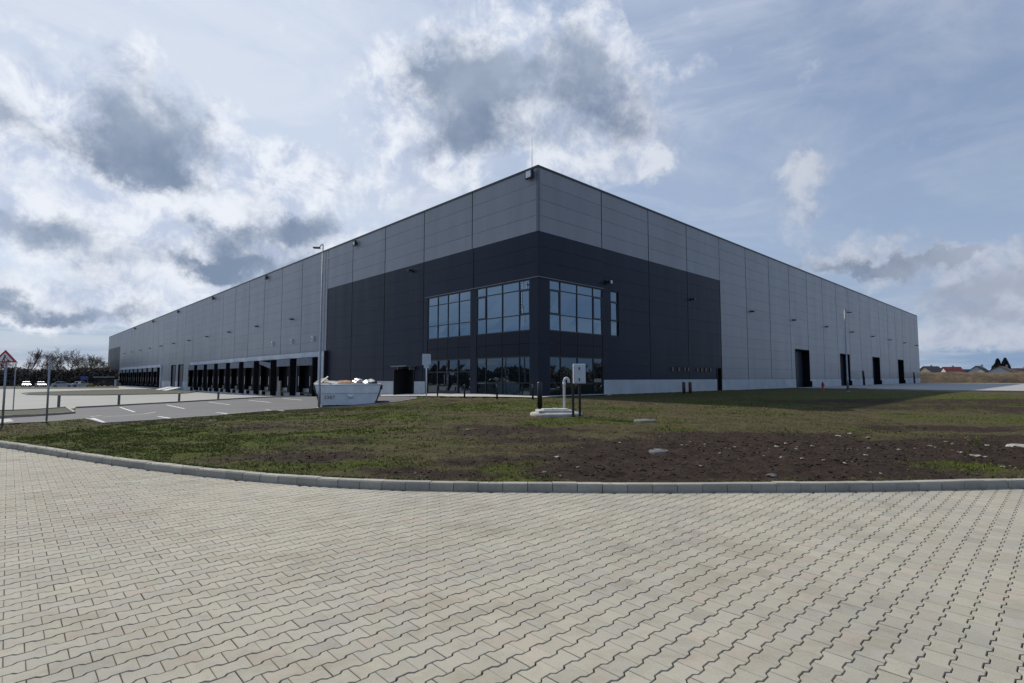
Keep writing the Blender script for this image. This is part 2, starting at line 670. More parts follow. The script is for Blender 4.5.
def copy_tree(o, loc=None, rz=None, label=None, parent=None):
    c = o.copy()
    col.objects.link(c)
    if parent is not None:
        c.parent = parent
    for ch in kids(o):
        copy_tree(ch, parent=c)
    if loc is not None:
        c.location = loc
    if rz is not None:
        c.rotation_euler = (0, 0, rz)
    if label:
        c['label'] = label
    return c


def sheet(name, poly, mat, lift=.0, step=1.5, flat=None, kind='structure'):
    """a sheet draped on the terrain inside a plan polygon"""
    poly = np.asarray(poly, float)
    bnd = []
    for a, b in zip(poly, np.roll(poly, -1, 0)):
        n = max(1, int(np.linalg.norm(b - a) / step))
        for k in range(n):
            bnd.append(a + (b - a) * k / n)
    bnd = np.array(bnd)
    x0, y0 = bnd.min(0)
    x1, y1 = bnd.max(0)
    gx, gy = np.meshgrid(np.arange(x0, x1, step), np.arange(y0, y1, step))
    P = np.stack([gx.ravel(), gy.ravel()], 1)
    P = P[inside(P, poly)]
    d = np.array([np.min(np.linalg.norm(bnd - p, axis=1)) for p in P]) if len(P) else np.zeros(0)
    P = P[d > step * .35] if len(P) else P
    allp = [Vector(p) for p in bnd] + [Vector(p) for p in P]
    nb = len(bnd)
    vs, es, fs, *_ = delaunay_2d_cdt(allp, [(i, (i + 1) % nb) for i in range(nb)], [list(range(nb))], 1, 1e-5)
    xy = np.array([tuple(v) for v in vs])
    z = T(xy[:, 0], xy[:, 1]) + lift if flat is None else np.full(len(xy), flat)
    mb = MB()
    F = []
    for f in fs:
        a, b, c = (xy[i] for i in f[:3])
        F.append(f if (b[0] - a[0]) * (c[1] - a[1]) - (b[1] - a[1]) * (c[0] - a[0]) > 0 else f[::-1])
    mb.add(np.column_stack([xy, z]), F, 0, smooth=True)
    return tag(mb.build(name, mat), kind=kind)


def inside(P, poly):
    x, y = P[:, 0], P[:, 1]
    r = np.zeros(len(P), bool)
    n = len(poly)
    j = n - 1
    for i in range(n):
        xi, yi = poly[i]
        xj, yj = poly[j]
        c = ((yi > y) != (yj > y)) & (x < (xj - xi) * (y - yi) / (yj - yi + 1e-12) + xi)
        r ^= c
        j = i
    return r

# ================================================================== SETTING
# ---- plan outlines
asph_near = [(-46, 422.5), (0, 424), (47, 422), (85, 418.8), (103, 423.6), (150, 420.6), (216, 416), (270, 411.2), (322, 407.6), (372, 405), (400, 401.5), (417, 398.6)]
asph_far = [(417, 396.8), (380, 396.4), (316, 396.0), (260, 398.0), (200, 401.4), (140, 404.8), (76, 408.3), (74, 413.6), (40, 416.2), (0, 418.6), (-46, 420.2)]
ASPH = np.array([G(a, b)[:2] for a, b in asph_near + asph_far])
far_w = [G(a, b)[:2] for a, b in asph_far[1:7]]
isl = [(74, 413.6), (40, 416.2), (0, 418.6), (-46, 420.2), (-46, 414.5), (0, 412.0), (66, 408.2)]
ISL = np.array([G(a, b)[:2] for a, b in isl])
wedge = [(22.5, 392.9), (60, 391.3), (100, 390.0), (188, 388.3), (197, 391.5), (184, 393.0), (140, 394.0), (100, 394.7), (60, 394.8), (28, 394.2)]
WEDGE = np.array([sight(a, b, YARD + .1) for a, b in wedge])
yard_poly = [np.array(wl(22, 0, .02)[:2])] + [p for p in far_w] + [ISL[5], ISL[4], np.array((-80, 36)), np.array((-150, 60)), np.array(wl(230, 0, 110)[:2]), np.array(wl(230, 0, 0)[:2]), np.array(wl(196, 0, .02)[:2])]
YARDP = np.array([p[:2] for p in yard_poly])
apron_poly = [wr(41.5, 0, .02)[:2], wr(41, 0, 6)[:2], (35.0, 52.0), (36.6, 46.2), (41.5, 42.6), (52, 39.4), (70, 34.0), (120, 22), (190, 60), (150, 92), (118, 108), (98, 122), wr(121, 0, .02)[:2]]
APRON = np.array(apron_poly, float)
path_poly = [wl(21.5, 0, .02)[:2], wl(14, 0, .02)[:2], wl(6, 0, .02)[:2], wl(0, 0, .02)[:2], (C0 + NR * .3 + NL * .3), wr(7, 0, .02)[:2], wr(7, 0, .75)[:2], tuple(C0 + NR * 1.3 + NL * 1.4), wl(6, 0, 1.9)[:2], wl(14, 0, 1.9)[:2], wl(21.5, 0, 1.6)[:2]]
PATH = np.array([tuple(p) for p in path_poly], float)
FOOT = np.array([C0, C0 + U * 118.8, C0 + U * 118.8 + V * 195.3, C0 + V * 195.3])


def hard(P):
    return inside(P, ASPH) | inside(P, YARDP) | inside(P, APRON) | inside(P, FOOT) | inside(P, PATH)


# ---- the wide ground, out to the horizon
ang = np.linspace(0, 2 * PI, 145)[:-1]
rad = np.concatenate([[1.0], np.geomspace(6, 3800, 46)])
vs, fs = [], []
for r in rad:
    x, y = r * np.cos(ang), r * np.sin(ang)
    z = T(x, y)
    w = sstep(200, 400, np.full_like(x, r))
    flat = -.8 + 1.3 * sstep(-40, 60, x)
    z = z * (1 - w) + flat * w - (.45 if r < 70 else .16)
    vs += list(zip(x, y, z))
n = len(ang)
for i in range(len(rad) - 1):
    for k in range(n):
        a, b = i * n + k, i * n + (k + 1) % n
        fs.append((a, b, b + n, a + n))
fs.append(tuple(range(n))[::-1])
g = MB()
g.add(vs, [f[::-1] for f in fs], 0, smooth=True)
tag(g.build('ground', 'field'), kind='structure')

# ---- lawn: strip from the kerb to the hall
sdense = []
L = KERB
seg = np.linalg.norm(np.diff(L, axis=0), axis=1)
S = np.concatenate([[0], np.cumsum(seg)])
kx = []
s = 0.0
while s < S[-1]:
    x = np.interp(s, S, L[:, 0])
    kx.append(s)
    s += .085 if -12.5 < x < 10.5 else .4
kx = np.array(kx)
K = np.stack([np.interp(kx, S, L[:, 0]), np.interp(kx, S, L[:, 1])], 1)
q = kx / kx[-1]
Ffar = np.stack([-78 + 178 * q, 62 + 22 * np.sin(q * PI) - 14 * q], 1)
rr = [0.0]
d = .07
while rr[-1] < 1:
    rr.append(rr[-1] + d / 62)
    d *= 1.022
rr = np.array(rr)
rr = rr / rr[-1]
XY = K[:, None, :] * (1 - rr[None, :, None]) + Ffar[:, None, :] * rr[None, :, None]
ns, nr = XY.shape[:2]
XYf = XY.reshape(-1, 2)
z = T(XYf[:, 0], XYf[:, 1])


def blob(P, px, py, rx, ry):
    c = G(px, py)[:2]
    return np.exp(-(((P[:, 0] - c[0]) / rx) ** 2 + ((P[:, 1] - c[1]) / ry) ** 2))


def covers(P):
    """bare-soil and greenness of the lawn at plan points"""
    x, y = P[:, 0], P[:, 1]
    n1 = fbm(x, y * 1.6, .42, 3)
    n2 = fbm(x, y * 2.0, .9, 9)
    n3 = fbm(x * .8, y * 1.5, .28, 21)
    soil = np.zeros(len(P))
    for b in ((700, 455, 2.6, 1.9), (780, 462, 2.6, 1.9), (860, 452, 3.0, 1.9), (950, 452, 3.2, 1.5), (640, 452, 1.5, 1.4), (620, 470, 1.5, .9),
              (720, 474, 2.2, .8), (820, 474, 2.2, .8), (1000, 458, 2.4, 1.3), (760, 440, 2.6, 1.4), (1060, 452, 4, 2)):
        soil = np.maximum(soil, 1.15 * blob(P, *b))
    for b in ((300, 458, 1.5, .7), (440, 474, 1.3, .5), (560, 440, 1.6, .9), (480, 462, 1.2, .6), (250, 428, 2, 1.2), (330, 440, 1.6, .8), (500, 430, 2.0, 1.4), (880, 408, 3.0, 2.0), (960, 428, 2.4, 1.0), (930, 402, 14, 4), (1010, 408, 8, 4)):
        soil = np.maximum(soil, .62 * blob(P, *b))
    green = .12 + .85 * sstep(.50, .66, n1)
    for b, a in (((970, 466, 1.0, .55), 1.3), ((960, 405, 14, 7), .5), ((880, 398, 9, 7), .4), ((110, 455, 2.5, 1.1), .55), ((60, 437, 3, 2.5), .5), ((350, 464, 2.4, .55), .55), ((170, 450, 2.4, 1.2), .4),
                 ((560, 452, .6, .35), .5), ((270, 470, 2.0, .5), .45), ((420, 444, 2.6, .9), .4), ((450, 408, 5, 4), .4), ((690, 398, 7, 4), .1), ((250, 430, 5, 3), .35)):
        green = green + a * blob(P, *b)
    for b, a in (((760, 418, 5, 2.6), .55), ((880, 424, 4, 1.6), .6), ((650, 410, 5, 3), .4), ((600, 428, 2.5, 1.2), .3)):
        green = green - a * blob(P, *b)
    soil = soil - .55 * blob(P, 970, 466, 1.0, .5)
    soil = soil + .75 * (n2 - .5) + .30 * (n3 - .5)
    soil = soil + .10 * sstep(-14, 4, x) * (y < 16) + .10
    return np.clip(soil, 0, 1), np.clip(green, 0, 1)


soil, green = covers(XYf)
near = sstep(34, 12, XYf[:, 1])
z = z + near * ((fbm(XYf[:, 0], XYf[:, 1], 3.2, 5, 5, .6) - .5) * (.05 + .17 * soil) + (fbm(XYf[:, 0], XYf[:, 1], .5, 8, 3) - .5) * .10)
rfl = np.tile(rr, ns)
edge = sstep(0, .012, rfl)
z = z * edge + (1 - edge) * .095
hd = hard(XYf)
z = np.where(hd, z - .22, z)
idx = np.arange(ns * nr).reshape(ns, nr)
quad = np.stack([idx[:-1, :-1], idx[1:, :-1], idx[1:, 1:], idx[:-1, 1:]], -1).reshape(-1, 4)
lawn = np_mesh('lawn', np.column_stack([XYf, z]), quad, np.full(len(quad), 4), 'lawn', smooth=True)
at = lawn.data.attributes.new('cover', 'FLOAT_COLOR', 'POINT')
at.data.foreach_set('color', np.column_stack([soil, green, np.zeros(len(soil)), np.ones(len(soil))]).astype(np.float32).ravel())
tag(lawn, kind='structure')
ZG = z.reshape(ns, nr)


def lawn_sample(n, box, seed, power=1.0):
    """random spots on the lawn with their height, near ones more often"""
    r = np.random.default_rng(seed)
    i = r.integers(0, ns - 1, n * 4)
    j = (r.random(n * 4) ** power * (nr - 2)).astype(int)
    a, b = r.random(n * 4), r.random(n * 4)
    def lerp(A):
        a_, b_ = (a[:, None], b[:, None]) if A.ndim == 3 else (a, b)
        return A[i, j] * (1 - a_) * (1 - b_) + A[i + 1, j] * a_ * (1 - b_) + A[i, j + 1] * (1 - a_) * b_ + A[i + 1, j + 1] * a_ * b_
    P = lerp(XY)
    zz = lerp(ZG)
    ok = (P[:, 0] > box[0]) & (P[:, 0] < box[1]) & (P[:, 1] < box[2]) & ~hard(P)
    return P[ok][:n], zz[ok][:n]


# ---- grass blades (nobody could count them)
P, zz = lawn_sample(330000, (-26, 34, 40), 5, .75)
so, gr = covers(P)
r = np.random.default_rng(3)
tuft = fbm(P[:, 0], P[:, 1], 2.6, 31, 4)
keep = r.random(len(P)) < np.clip((1.05 - so * 1.35) * sstep(.32, .62, tuft) * 1.25 + .04, 0, 1)
P, zz, so, gr = P[keep], zz[keep], so[keep], gr[keep]
nb = len(P)
dist = np.hypot(P[:, 0], P[:, 1])
hgt = (.012 + .034 * r.random(nb) ** 1.6) * (.7 + .7 * gr)
wid = (.0035 + .004 * r.random(nb)) * (1 + dist / 30)
a = r.random(nb) * 2 * PI
lean = (r.random((nb, 2)) - .5) * hgt[:, None] * 2.2
dx = np.stack([np.cos(a), np.sin(a)], 1) * wid[:, None]
v0 = np.column_stack([P - dx, zz - .004])
v1 = np.column_stack([P + dx, zz - .004])
v2 = np.column_stack([P + lean, zz + hgt])
VS = np.stack([v0, v1, v2], 1).reshape(-1, 3)
isg = r.random(nb) < np.clip(gr * 1.15 - .08, .06, .97)
cg = np.array([.094, .110, .020])[None] * (.55 + .9 * r.random(nb))[:, None] + np.array([.03, .02, 0])[None] * r.random(nb)[:, None]
cs = np.array([.115, .093, .046])[None] * (.5 + .9 * r.random(nb))[:, None]
tint = np.where(isg[:, None], cg, cs)
o = np_mesh('grass', VS, np.arange(nb * 3), np.full(nb, 3), 'blade', tint=tint)
tag(o, 'short sparse grass blades on the lawn', 'grass', kind='stuff')


# taller tufts, and grass hanging over the kerb
def tufts(n, per, seed, power, kerbside):
    r = np.random.default_rng(seed)
    if kerbside:
        i = r.integers(0, ns - 1, n * 3)
        P = K[i] + (K[i + 1] - K[i]) * r.random((n * 3, 1))
        tg_ = K[i + 1] - K[i]
        tg_ /= np.linalg.norm(tg_, axis=1)[:, None]
        nv_ = np.stack([-tg_[:, 1], tg_[:, 0]], 1)
        P = P + nv_ * (.165 + .10 * r.random((n * 3, 1)))
        k_ = (P[:, 0] > -20) & (P[:, 0] < 16) & (fbm(P[:, 0], P[:, 1], 1.3, 51, 4) > .46)
        P = P[k_][:n]
        Z = np.full(len(P), .095)
    else:
        P, Z = lawn_sample(n * 6, (-20, 26, 28), seed, power)
        so_, gr_ = covers(P)
        k_ = r.random(len(P)) < np.clip(gr_ * .9 + .12 - so_ * .75, .02, 1) * sstep(.42, .68, fbm(P[:, 0], P[:, 1], 1.7, 52, 4))
        P, Z = P[k_][:n], Z[k_][:n]
    m_ = len(P)
    sz = (.022 + .060 * r.random(m_) ** 2.2)
    PP = np.repeat(P, per, 0) + r.normal(0, .012, (m_ * per, 2))
    ZZ = np.repeat(Z, per) - .004
    S_ = np.repeat(sz, per) * (.6 + .7 * r.random(m_ * per))
    a_ = r.random(m_ * per) * 2 * PI
    out_ = np.stack([np.cos(a_), np.sin(a_)], 1)
    side_ = np.stack([-out_[:, 1], out_[:, 0]], 1) * (.0028 + .0022 * r.random((m_ * per, 1)))
    sp_ = (.25 + .9 * r.random((m_ * per, 1)))
    A_ = np.column_stack([PP - side_, ZZ])
    B_ = np.column_stack([PP + side_, ZZ])
    Cm = PP + out_ * S_[:, None] * sp_ * .45
    C1 = np.column_stack([Cm + side_ * .7, ZZ + S_ * .65])
    C2 = np.column_stack([Cm - side_ * .7, ZZ + S_ * .65])
    D_ = np.column_stack([PP + out_ * S_[:, None] * sp_, ZZ + S_ * (1.0 - .35 * sp_[:, 0])])
    VS_ = np.stack([A_, B_, C1, C2, D_], 1).reshape(-1, 3)
    o5 = np.arange(m_ * per)[:, None] * 5
    fl_ = np.concatenate([o5 + np.array([[0, 1, 2, 3]]), o5 + np.array([[3, 2, 4]])], 1).reshape(-1)
    lt_ = np.tile([4, 3], m_ * per)
    base_ = np.where(r.random((m_, 1)) < .72, np.array([[.080, .100, .018]]), np.array([[.12, .10, .05]]))
    tn_ = np.repeat(np.repeat(base_ * (.7 + .6 * r.random((m_, 1))), per, 0) * (.75 + .5 * r.random((m_ * per, 1))), 2, 0)
    return np_mesh('grass_tufts', VS_, fl_, lt_, 'blade', tint=tn_)


tag(tufts(5200, 11, 91, .7, False), 'taller tufts of grass standing out of the lawn', 'grass', kind='stuff')
tag(tufts(1500, 9, 92, .7, True), 'ragged grass tufts along the back of the kerb', 'grass', kind='stuff')


# ---- clods and pale rubble on the bare soil
def lumps(name, P, zz, size, mat, seed, flat=.6, sink=.25):
    r = np.random.default_rng(seed)
    base = np.array([(1, 0, 0), (-1, 0, 0), (0, 1, 0), (0, -1, 0), (0, 0, 1), (0, 0, -1), (.6, .6, .6), (-.6, .6, .6), (.6, -.6, .6), (-.6, -.6, .6)])
    tri = np.array([(6, 0, 2), (6, 2, 4), (6, 4, 0), (7, 2, 1), (7, 4, 2), (7, 1, 4), (8, 3, 0), (8, 4, 3), (8, 0, 4), (9, 1, 3), (9, 3, 4), (9, 4, 1), (5, 2, 0), (5, 1, 2), (5, 3, 1), (5, 0, 3)])
    nl = len(P)
    B = base[None] * (.65 + .6 * r.random((nl, 10, 1)))
    B = B * size[:, None, None] * (.6 + .8 * r.random((nl, 1, 3)))
    B[:, :, 2] *= flat
    an = r.random(nl) * 2 * PI
    c, s_ = np.cos(an)[:, None], np.sin(an)[:, None]
    X = B[:, :, 0] * c - B[:, :, 1] * s_
    Y = B[:, :, 0] * s_ + B[:, :, 1] * c
    Z = B[:, :, 2] + (size * sink)[:, None]
    VS = np.stack([X + P[:, :1], Y + P[:, 1:2], Z + zz[:, None]], -1).reshape(-1, 3)
    FS = (tri[None] + (np.arange(nl) * 10)[:, None, None]).reshape(-1)
    return np_mesh(name, VS, FS, np.full(nl * 16, 3), mat)


P, zz = lawn_sample(40000, (-14, 20, 24), 15, .8)
so, gr = covers(P)
k = r.random(len(P)) < np.clip((so - .38) * 1.5, 0, 1)
P, zz = P[k][:13000], zz[k][:13000]
tag(lumps('soil_clods', P, zz, .005 + .030 * r.random(len(P)) ** 4.0, 'clod', 4), 'dark crumbly soil clods on the bare patch', 'soil', kind='stuff')
P, zz = lawn_sample(40000, (-2, 20, 22), 25, .8)
so, gr = covers(P)
pat = fbm(P[:, 0], P[:, 1], .9, 77, 4)
k = (so > .55) & (r.random(len(P)) < sstep(.40, .72, pat) * .035 + .003)
P, zz = P[k][:900], zz[k][:900]
tag(lumps('stones', P, zz, .008 + .045 * r.random(len(P)) ** 3.2, 'stone', 6, .55), 'small pale stones scattered over the dark soil', 'stones', kind='stuff')
big = [(850, 434, .16), (838, 436, .10), (868, 437.5, .10), (960, 453, .13), (975, 456, .16), (985, 457, .11), (952, 451.5, .10), (880, 474.5, .11), (871, 474, .08), (556, 457, .12), (571, 457.5, .08), (784, 444, .11), (776, 446, .07), (812, 446, .06), (899, 450, .08),
       (915, 449, .07), (735, 447, .06), (660, 437, .07), (690, 442, .05), (1003, 467, .06), (908, 470, .06), (606, 403, .13), (772, 476, .12), (640, 470, .06), (700, 466, .05), (930, 446, .07)]
for i, (px, py, sz) in enumerate(big):
    c = G(px, py)
    o = lumps('rock', np.array([[0., 0.]]), np.array([0.]), np.array([sz * .62]), 'stone', 50 + i, .5, .0)
    o.location = c
    where = ('in the soil beside the round manhole slab' if px < 700 and py < 445 else 'in the grass near the left of the soil' if px < 600 else 'on the dark soil patch')
    if abs(px - 606) < 2:
        lb = 'lone brown stone in the grass right of the grey cabinet'
    elif px in (556, 571):
        lb = 'pale stone at the left end of the soil patch, %s of its pair' % ('larger' if px == 556 else 'smaller')
    else:
        lb = 'pale broken rock lying on the dark soil'
    tag(o, lb, 'rock', 'pale rocks on the bare soil')

# ---- pavers, each with its own bevel and tone
LEN, PITCHP, W1, W0, JT = .19, .138, .0795, .0585, .0072
pts = []
hl = LEN / 2 - .0018


def ring(shr):
    w1, w0, hh = W1 - JT / 2 - shr, W0 - JT / 2 - shr, hl - shr
    up = [(-hh, w1), (-.062, w1), (-.040, w0), (.040, w0), (.062, w1), (hh, w1)]
    return up + [(a, -b) for a, b in up[::-1]]


R0, R1, R2 = np.array(ring(0)), np.array(ring(.0)), np.array(ring(.0028))
A0 = -24
rows = int(60 / PITCHP)
cen = []
for i in range(-rows, rows):
    bb = i * PITCHP
    off = (i % 2) * LEN / 2
    for a_ in np.arange(-34, 34, LEN):
        cen.append((a_ + off, bb))
cen = np.array(cen)
PO = np.array([0.0, 6.0])
cw = PO + cen[:, :1] * U[None] + cen[:, 1:] * V[None]
inner = np.clip(kerb_y(cw[:, 0]) - .02, None, 60)
lim_l = -20.0 + (15 - cw[:, 1]) * .62
lim_r = 15.5 - (9.5 - cw[:, 1]) * .55
ok = (cw[:, 1] < inner + .04) & (cw[:, 1] > .6) & (cw[:, 0] > lim_l) & (cw[:, 0] < lim_r)
cw = cw[ok]
npv = len(cw)
r = np.random.default_rng(8)
zt = (r.random(npv) - .5) * .0028
tilt = (r.random((npv, 2)) - .5) * .010
rot = (r.random(npv) - .5) * .014


def place(R, zoff):
    a_ = R[None, :, 0] * np.cos(rot)[:, None] - R[None, :, 1] * np.sin(rot)[:, None]
    b_ = R[None, :, 0] * np.sin(rot)[:, None] + R[None, :, 1] * np.cos(rot)[:, None]
    X = cw[:, :1] + a_ * U[0] + b_ * V[0]
    Y = cw[:, 1:] + a_ * U[1] + b_ * V[1]
    Z = zoff + zt[:, None] + a_ * tilt[:, :1] + b_ * tilt[:, 1:]
    return np.stack([X, Y, Z], -1)


jit = (r.random((npv, 1, 1)) - .5) * .003
VV = np.concatenate([place(R0, -.022), place(R1, -.0028), place(R2, 0.0)], 1) + np.concatenate([jit, jit * .6, jit * 0], 2)
n12 = np.arange(12)
nx = (n12 + 1) % 12
side = np.concatenate([np.stack([n12, n12 + 12, nx + 12, nx], 1), np.stack([n12 + 12, n12 + 24, nx + 24, nx + 12], 1)])
top = n12 + 24
o36 = (np.arange(npv) * 36)[:, None]
flat = np.concatenate([(side.reshape(1, -1) + o36), (top[::-1][None] + o36)], 1).reshape(-1)
lt = np.tile(np.array([4] * 24 + [12]), npv)
big_v = fbm(cw[:, 0], cw[:, 1], .35, 41, 4)
val = (.385 + .05 * (r.random(npv) - .5) + .06 * (big_v - .5))
warm = fbm(cw[:, 0], cw[:, 1], .8, 61, 3)
colr = np.stack([val * 1.045, val * .970, val * (.79 + .03 * (r.random(npv) - .5))], 1)
pink = (r.random(npv) < .07 + .25 * sstep(.60, .75, warm))
colr[pink] = np.stack([val[pink] * 1.06, val[pink] * .945, val[pink] * .77], 1)
grey = (r.random(npv) < .10)
colr[grey] = np.stack([val[grey] * .985, val[grey] * .93, val[grey] * .775], 1)
dk = r.random(npv) < .05
colr[dk] *= .91
tint = np.repeat(colr, 25, 0)
pav = np_mesh('paved_road', VV.reshape(-1, 3), flat, lt, 'paver', tint=tint)
tag(pav, kind='structure')

kk = KERB[(KERB[:, 0] > -21) & (KERB[:, 0] < 17)]
inner_poly = [tuple(p + np.array([0, .02])) for p in kk] + [(16.2, 9), (11, .3), (-11, .3), (-20.6, 15)]
sheet('joint_sand', inner_poly, 'sand', flat=-.011, step=2.0)
allk = [tuple(p + np.array([0, .05])) for p in KERB[::3]]
sheet('pavement', allk + [(46, -60), (-34, -60)], 'paver_far', flat=-.03, step=5.0)

# ---- kerb stones
kb = MB()
r = np.random.default_rng(2)
KS = resample(kerb_pts, .36)
for a, b in zip(KS[:-1], KS[1:]):
    dv = (b - a) / np.linalg.norm(b - a)
    nv = np.array([-dv[1], dv[0]])
    a2, b2 = a + dv * .004, b - dv * .004
    j = r.normal(0, .0032, 2)
    tz = .118 + r.normal(0, .0028)
    W = .15
    sec = [(0, -.05), (0, tz - .022), (.018, tz), (W, tz), (W, -.05)]
    vs = [tuple(np.append(a2 + nv * (o_ + j[0]), z_)) for o_, z_ in sec] + [tuple(np.append(b2 + nv * (o_ + j[1]), z_)) for o_, z_ in sec]
    tn = .9 + .2 * r.random()
    kb.add(vs, [(0, 5, 6, 1), (1, 6, 7, 2), (2, 7, 8, 3), (3, 8, 9, 4), (0, 1, 2, 3, 4), (9, 8, 7, 6, 5)], 0, (tn, tn, tn * .985))
bm_fix = kb.build('kerb', 'kerbm')
tag(bm_fix, kind='structure')

# ---- asphalt car park, yard, apron, paths
sheet('car_park', ASPH, 'asphalt', .012, 1.2)
sheet('concrete_yard', YARDP, 'yard', .0, 4.0)
sheet('concrete_apron', APRON, 'apron', .02, 3.0)
sheet('footpath', PATH, 'path', .045, 1.0)
sheet('grass_island', ISL, 'field', .07, 1.2)
sheet('grass_strip', WEDGE, 'field', .09, 3.0)
VERGE = [sight(a, b, YARD + .06) for a, b in ((-160, 388.9), (-20, 388.7), (60, 388.4), (119, 387.9), (118, 386.3), (60, 385.6), (-20, 385.6), (-160, 385.6))]
sheet('grass_verge', VERGE, 'field', .06, 5.0)
sheet('crossing', [G(a, b)[:2] for a, b in ((-30, 423.2), (3, 423.2), (14, 421.8), (10, 419.3), (-30, 420.6))], 'path', .02, 1.0)


def low_kerb(name, pts, w, h, mat, base=0.0):
    mb = MB()
    P = []
    for a, b in zip(pts[:-1], pts[1:]):
        n_ = max(1, int(np.linalg.norm(np.array(b) - np.array(a)) / 1.5))
        P += [np.array(a) + (np.array(b) - np.array(a)) * k_ / n_ for k_ in range(n_)]
    P.append(np.array(pts[-1]))
    P = np.array(P)[:, :2]
    tg = np.gradient(P, axis=0)
    tg /= np.linalg.norm(tg, axis=1)[:, None]
    nv = np.stack([-tg[:, 1], tg[:, 0]], 1) * w / 2
    zz = T(P[:, 0], P[:, 1]) + base
    vs = []
    for p, q_, z_ in zip(P, nv, zz):
        vs += [(*(p - q_), z_ - .1), (*(p - q_), z_ + h), (*(p + q_), z_ + h), (*(p + q_), z_ - .1)]
    fs = []
    for i in range(len(P) - 1):
        a, b = 4 * i, 4 * i + 4
        fs += [(a, a + 1, b + 1, b), (a + 1, a + 2, b + 2, b + 1), (a + 2, a + 3, b + 3, b + 2)]
    fs += [(3, 2, 1, 0), tuple(4 * (len(P) - 1) + k_ for k_ in range(4))]
    mb.add(vs, fs)
    o = mb.build(name, mat)
    return tag(o, kind='structure')


low_kerb('car_park_kerb', far_w, .14, .13, 'kerbm')
low_kerb('grass_island_kerb', [ISL[5], ISL[6], ISL[0], ISL[1], ISL[2], ISL[3]], .15, .13, 'kerbm')
low_kerb('grass_strip_kerb', list(WEDGE) + [WEDGE[0]], .18, .13, 'kerbm')
low_kerb('lawn_edge_kerb', [G(a, b)[:2] for a, b in asph_near[3:12]], .10, .04, 'kerbm')
low_kerb('apron_kerb', [APRON[k_] for k_ in range(1, 8)], .18, .12, 'kerbm')

# painted bay lines
pm = MB()
for (a, b) in (((120, 407.4), (134.8, 412.3)), ((166.5, 405), (184.6, 409)), ((208.6, 402.2), (230, 405)), ((248.8, 400.5), (270.8, 402.7)), ((282.5, 398.6), (301.5, 400.3)),
               ((92, 418.6), (104.5, 423.6)), ((90, 417.0), (101, 416.0)), ((158, 416.9), (171, 418.9)), ((216, 412.8), (228.3, 414.7)), ((266, 410.0), (284, 411.2)), ((103, 417.6), (156, 412.2))):
    p, q_ = G(*a)[:2], G(*b)[:2]
    thin = .05 if a == (103, 417.6) else .075
    n_ = max(2, int(np.linalg.norm(q_ - p) / .6))
    dv = (q_ - p) / np.linalg.norm(q_ - p)
    nv = np.array([-dv[1], dv[0]]) * thin
    vs, fs = [], []
    for k_ in range(n_ + 1):
        c = p + (q_ - p) * k_ / n_
        for s_ in (1, -1):
            e = c + nv * s_
            vs.append((e[0], e[1], T1(e[0], e[1]) + .020))
        if k_:
            b0 = 2 * k_
            fs.append((b0 - 2, b0 - 1, b0 + 1, b0))
    pm.add(vs, fs)
tag(pm.build('bay_markings', 'paint'), kind='structure')

# ---- earth bank on the right
bk = MB()
ridge = [(60, 128), (82, 122), (96, 119), (108, 113), (124, 106), (150, 97), (190, 88), (240, 80)]
ridge = resample(np.array(ridge, float), 2.0)
prof = [(-7, 0), (-4.5, .55), (-2, .92), (0, 1.0), (3, .95), (9, .8), (16, 0)]
tg = np.gradient(ridge, axis=0)
tg /= np.linalg.norm(tg, axis=1)[:, None]
nv = np.stack([-tg[:, 1], tg[:, 0]], 1)
r = np.random.default_rng(6)
vs, fs = [], []
for i, (p, q_) in enumerate(zip(ridge, nv)):
    hh = 1.9 + .9 * float(fbm(np.array([i * .16]), np.array([.5]), 1, 12, 3)[0])
    for o_, h_ in prof:
        e = p + q_ * (o_ + r.normal(0, .25))
        vs.append((e[0], e[1], .38 + hh * h_ + (r.normal(0, .13) if 0 < h_ else 0)))
m_ = len(prof)
for i in range(len(ridge) - 1):
    for k_ in range(m_ - 1):
        a, b = i * m_ + k_, (i + 1) * m_ + k_
        fs.append((a, b, b + 1, a + 1))
bk.add(vs, fs, 0, smooth=True)
tag(bk.build('earth_bank', 'bund'), kind='structure')

# ================================================================== WAREHOUSE
O_W = (float(C0[0]), float(C0[1]), .48)
hall = thing('warehouse', 'long grey and anthracite warehouse hall with a glazed office corner', 'warehouse', O_W)


def part(mb, name, mats, parent=None):
    return mb.build(name, mats, parent or hall, O_W)


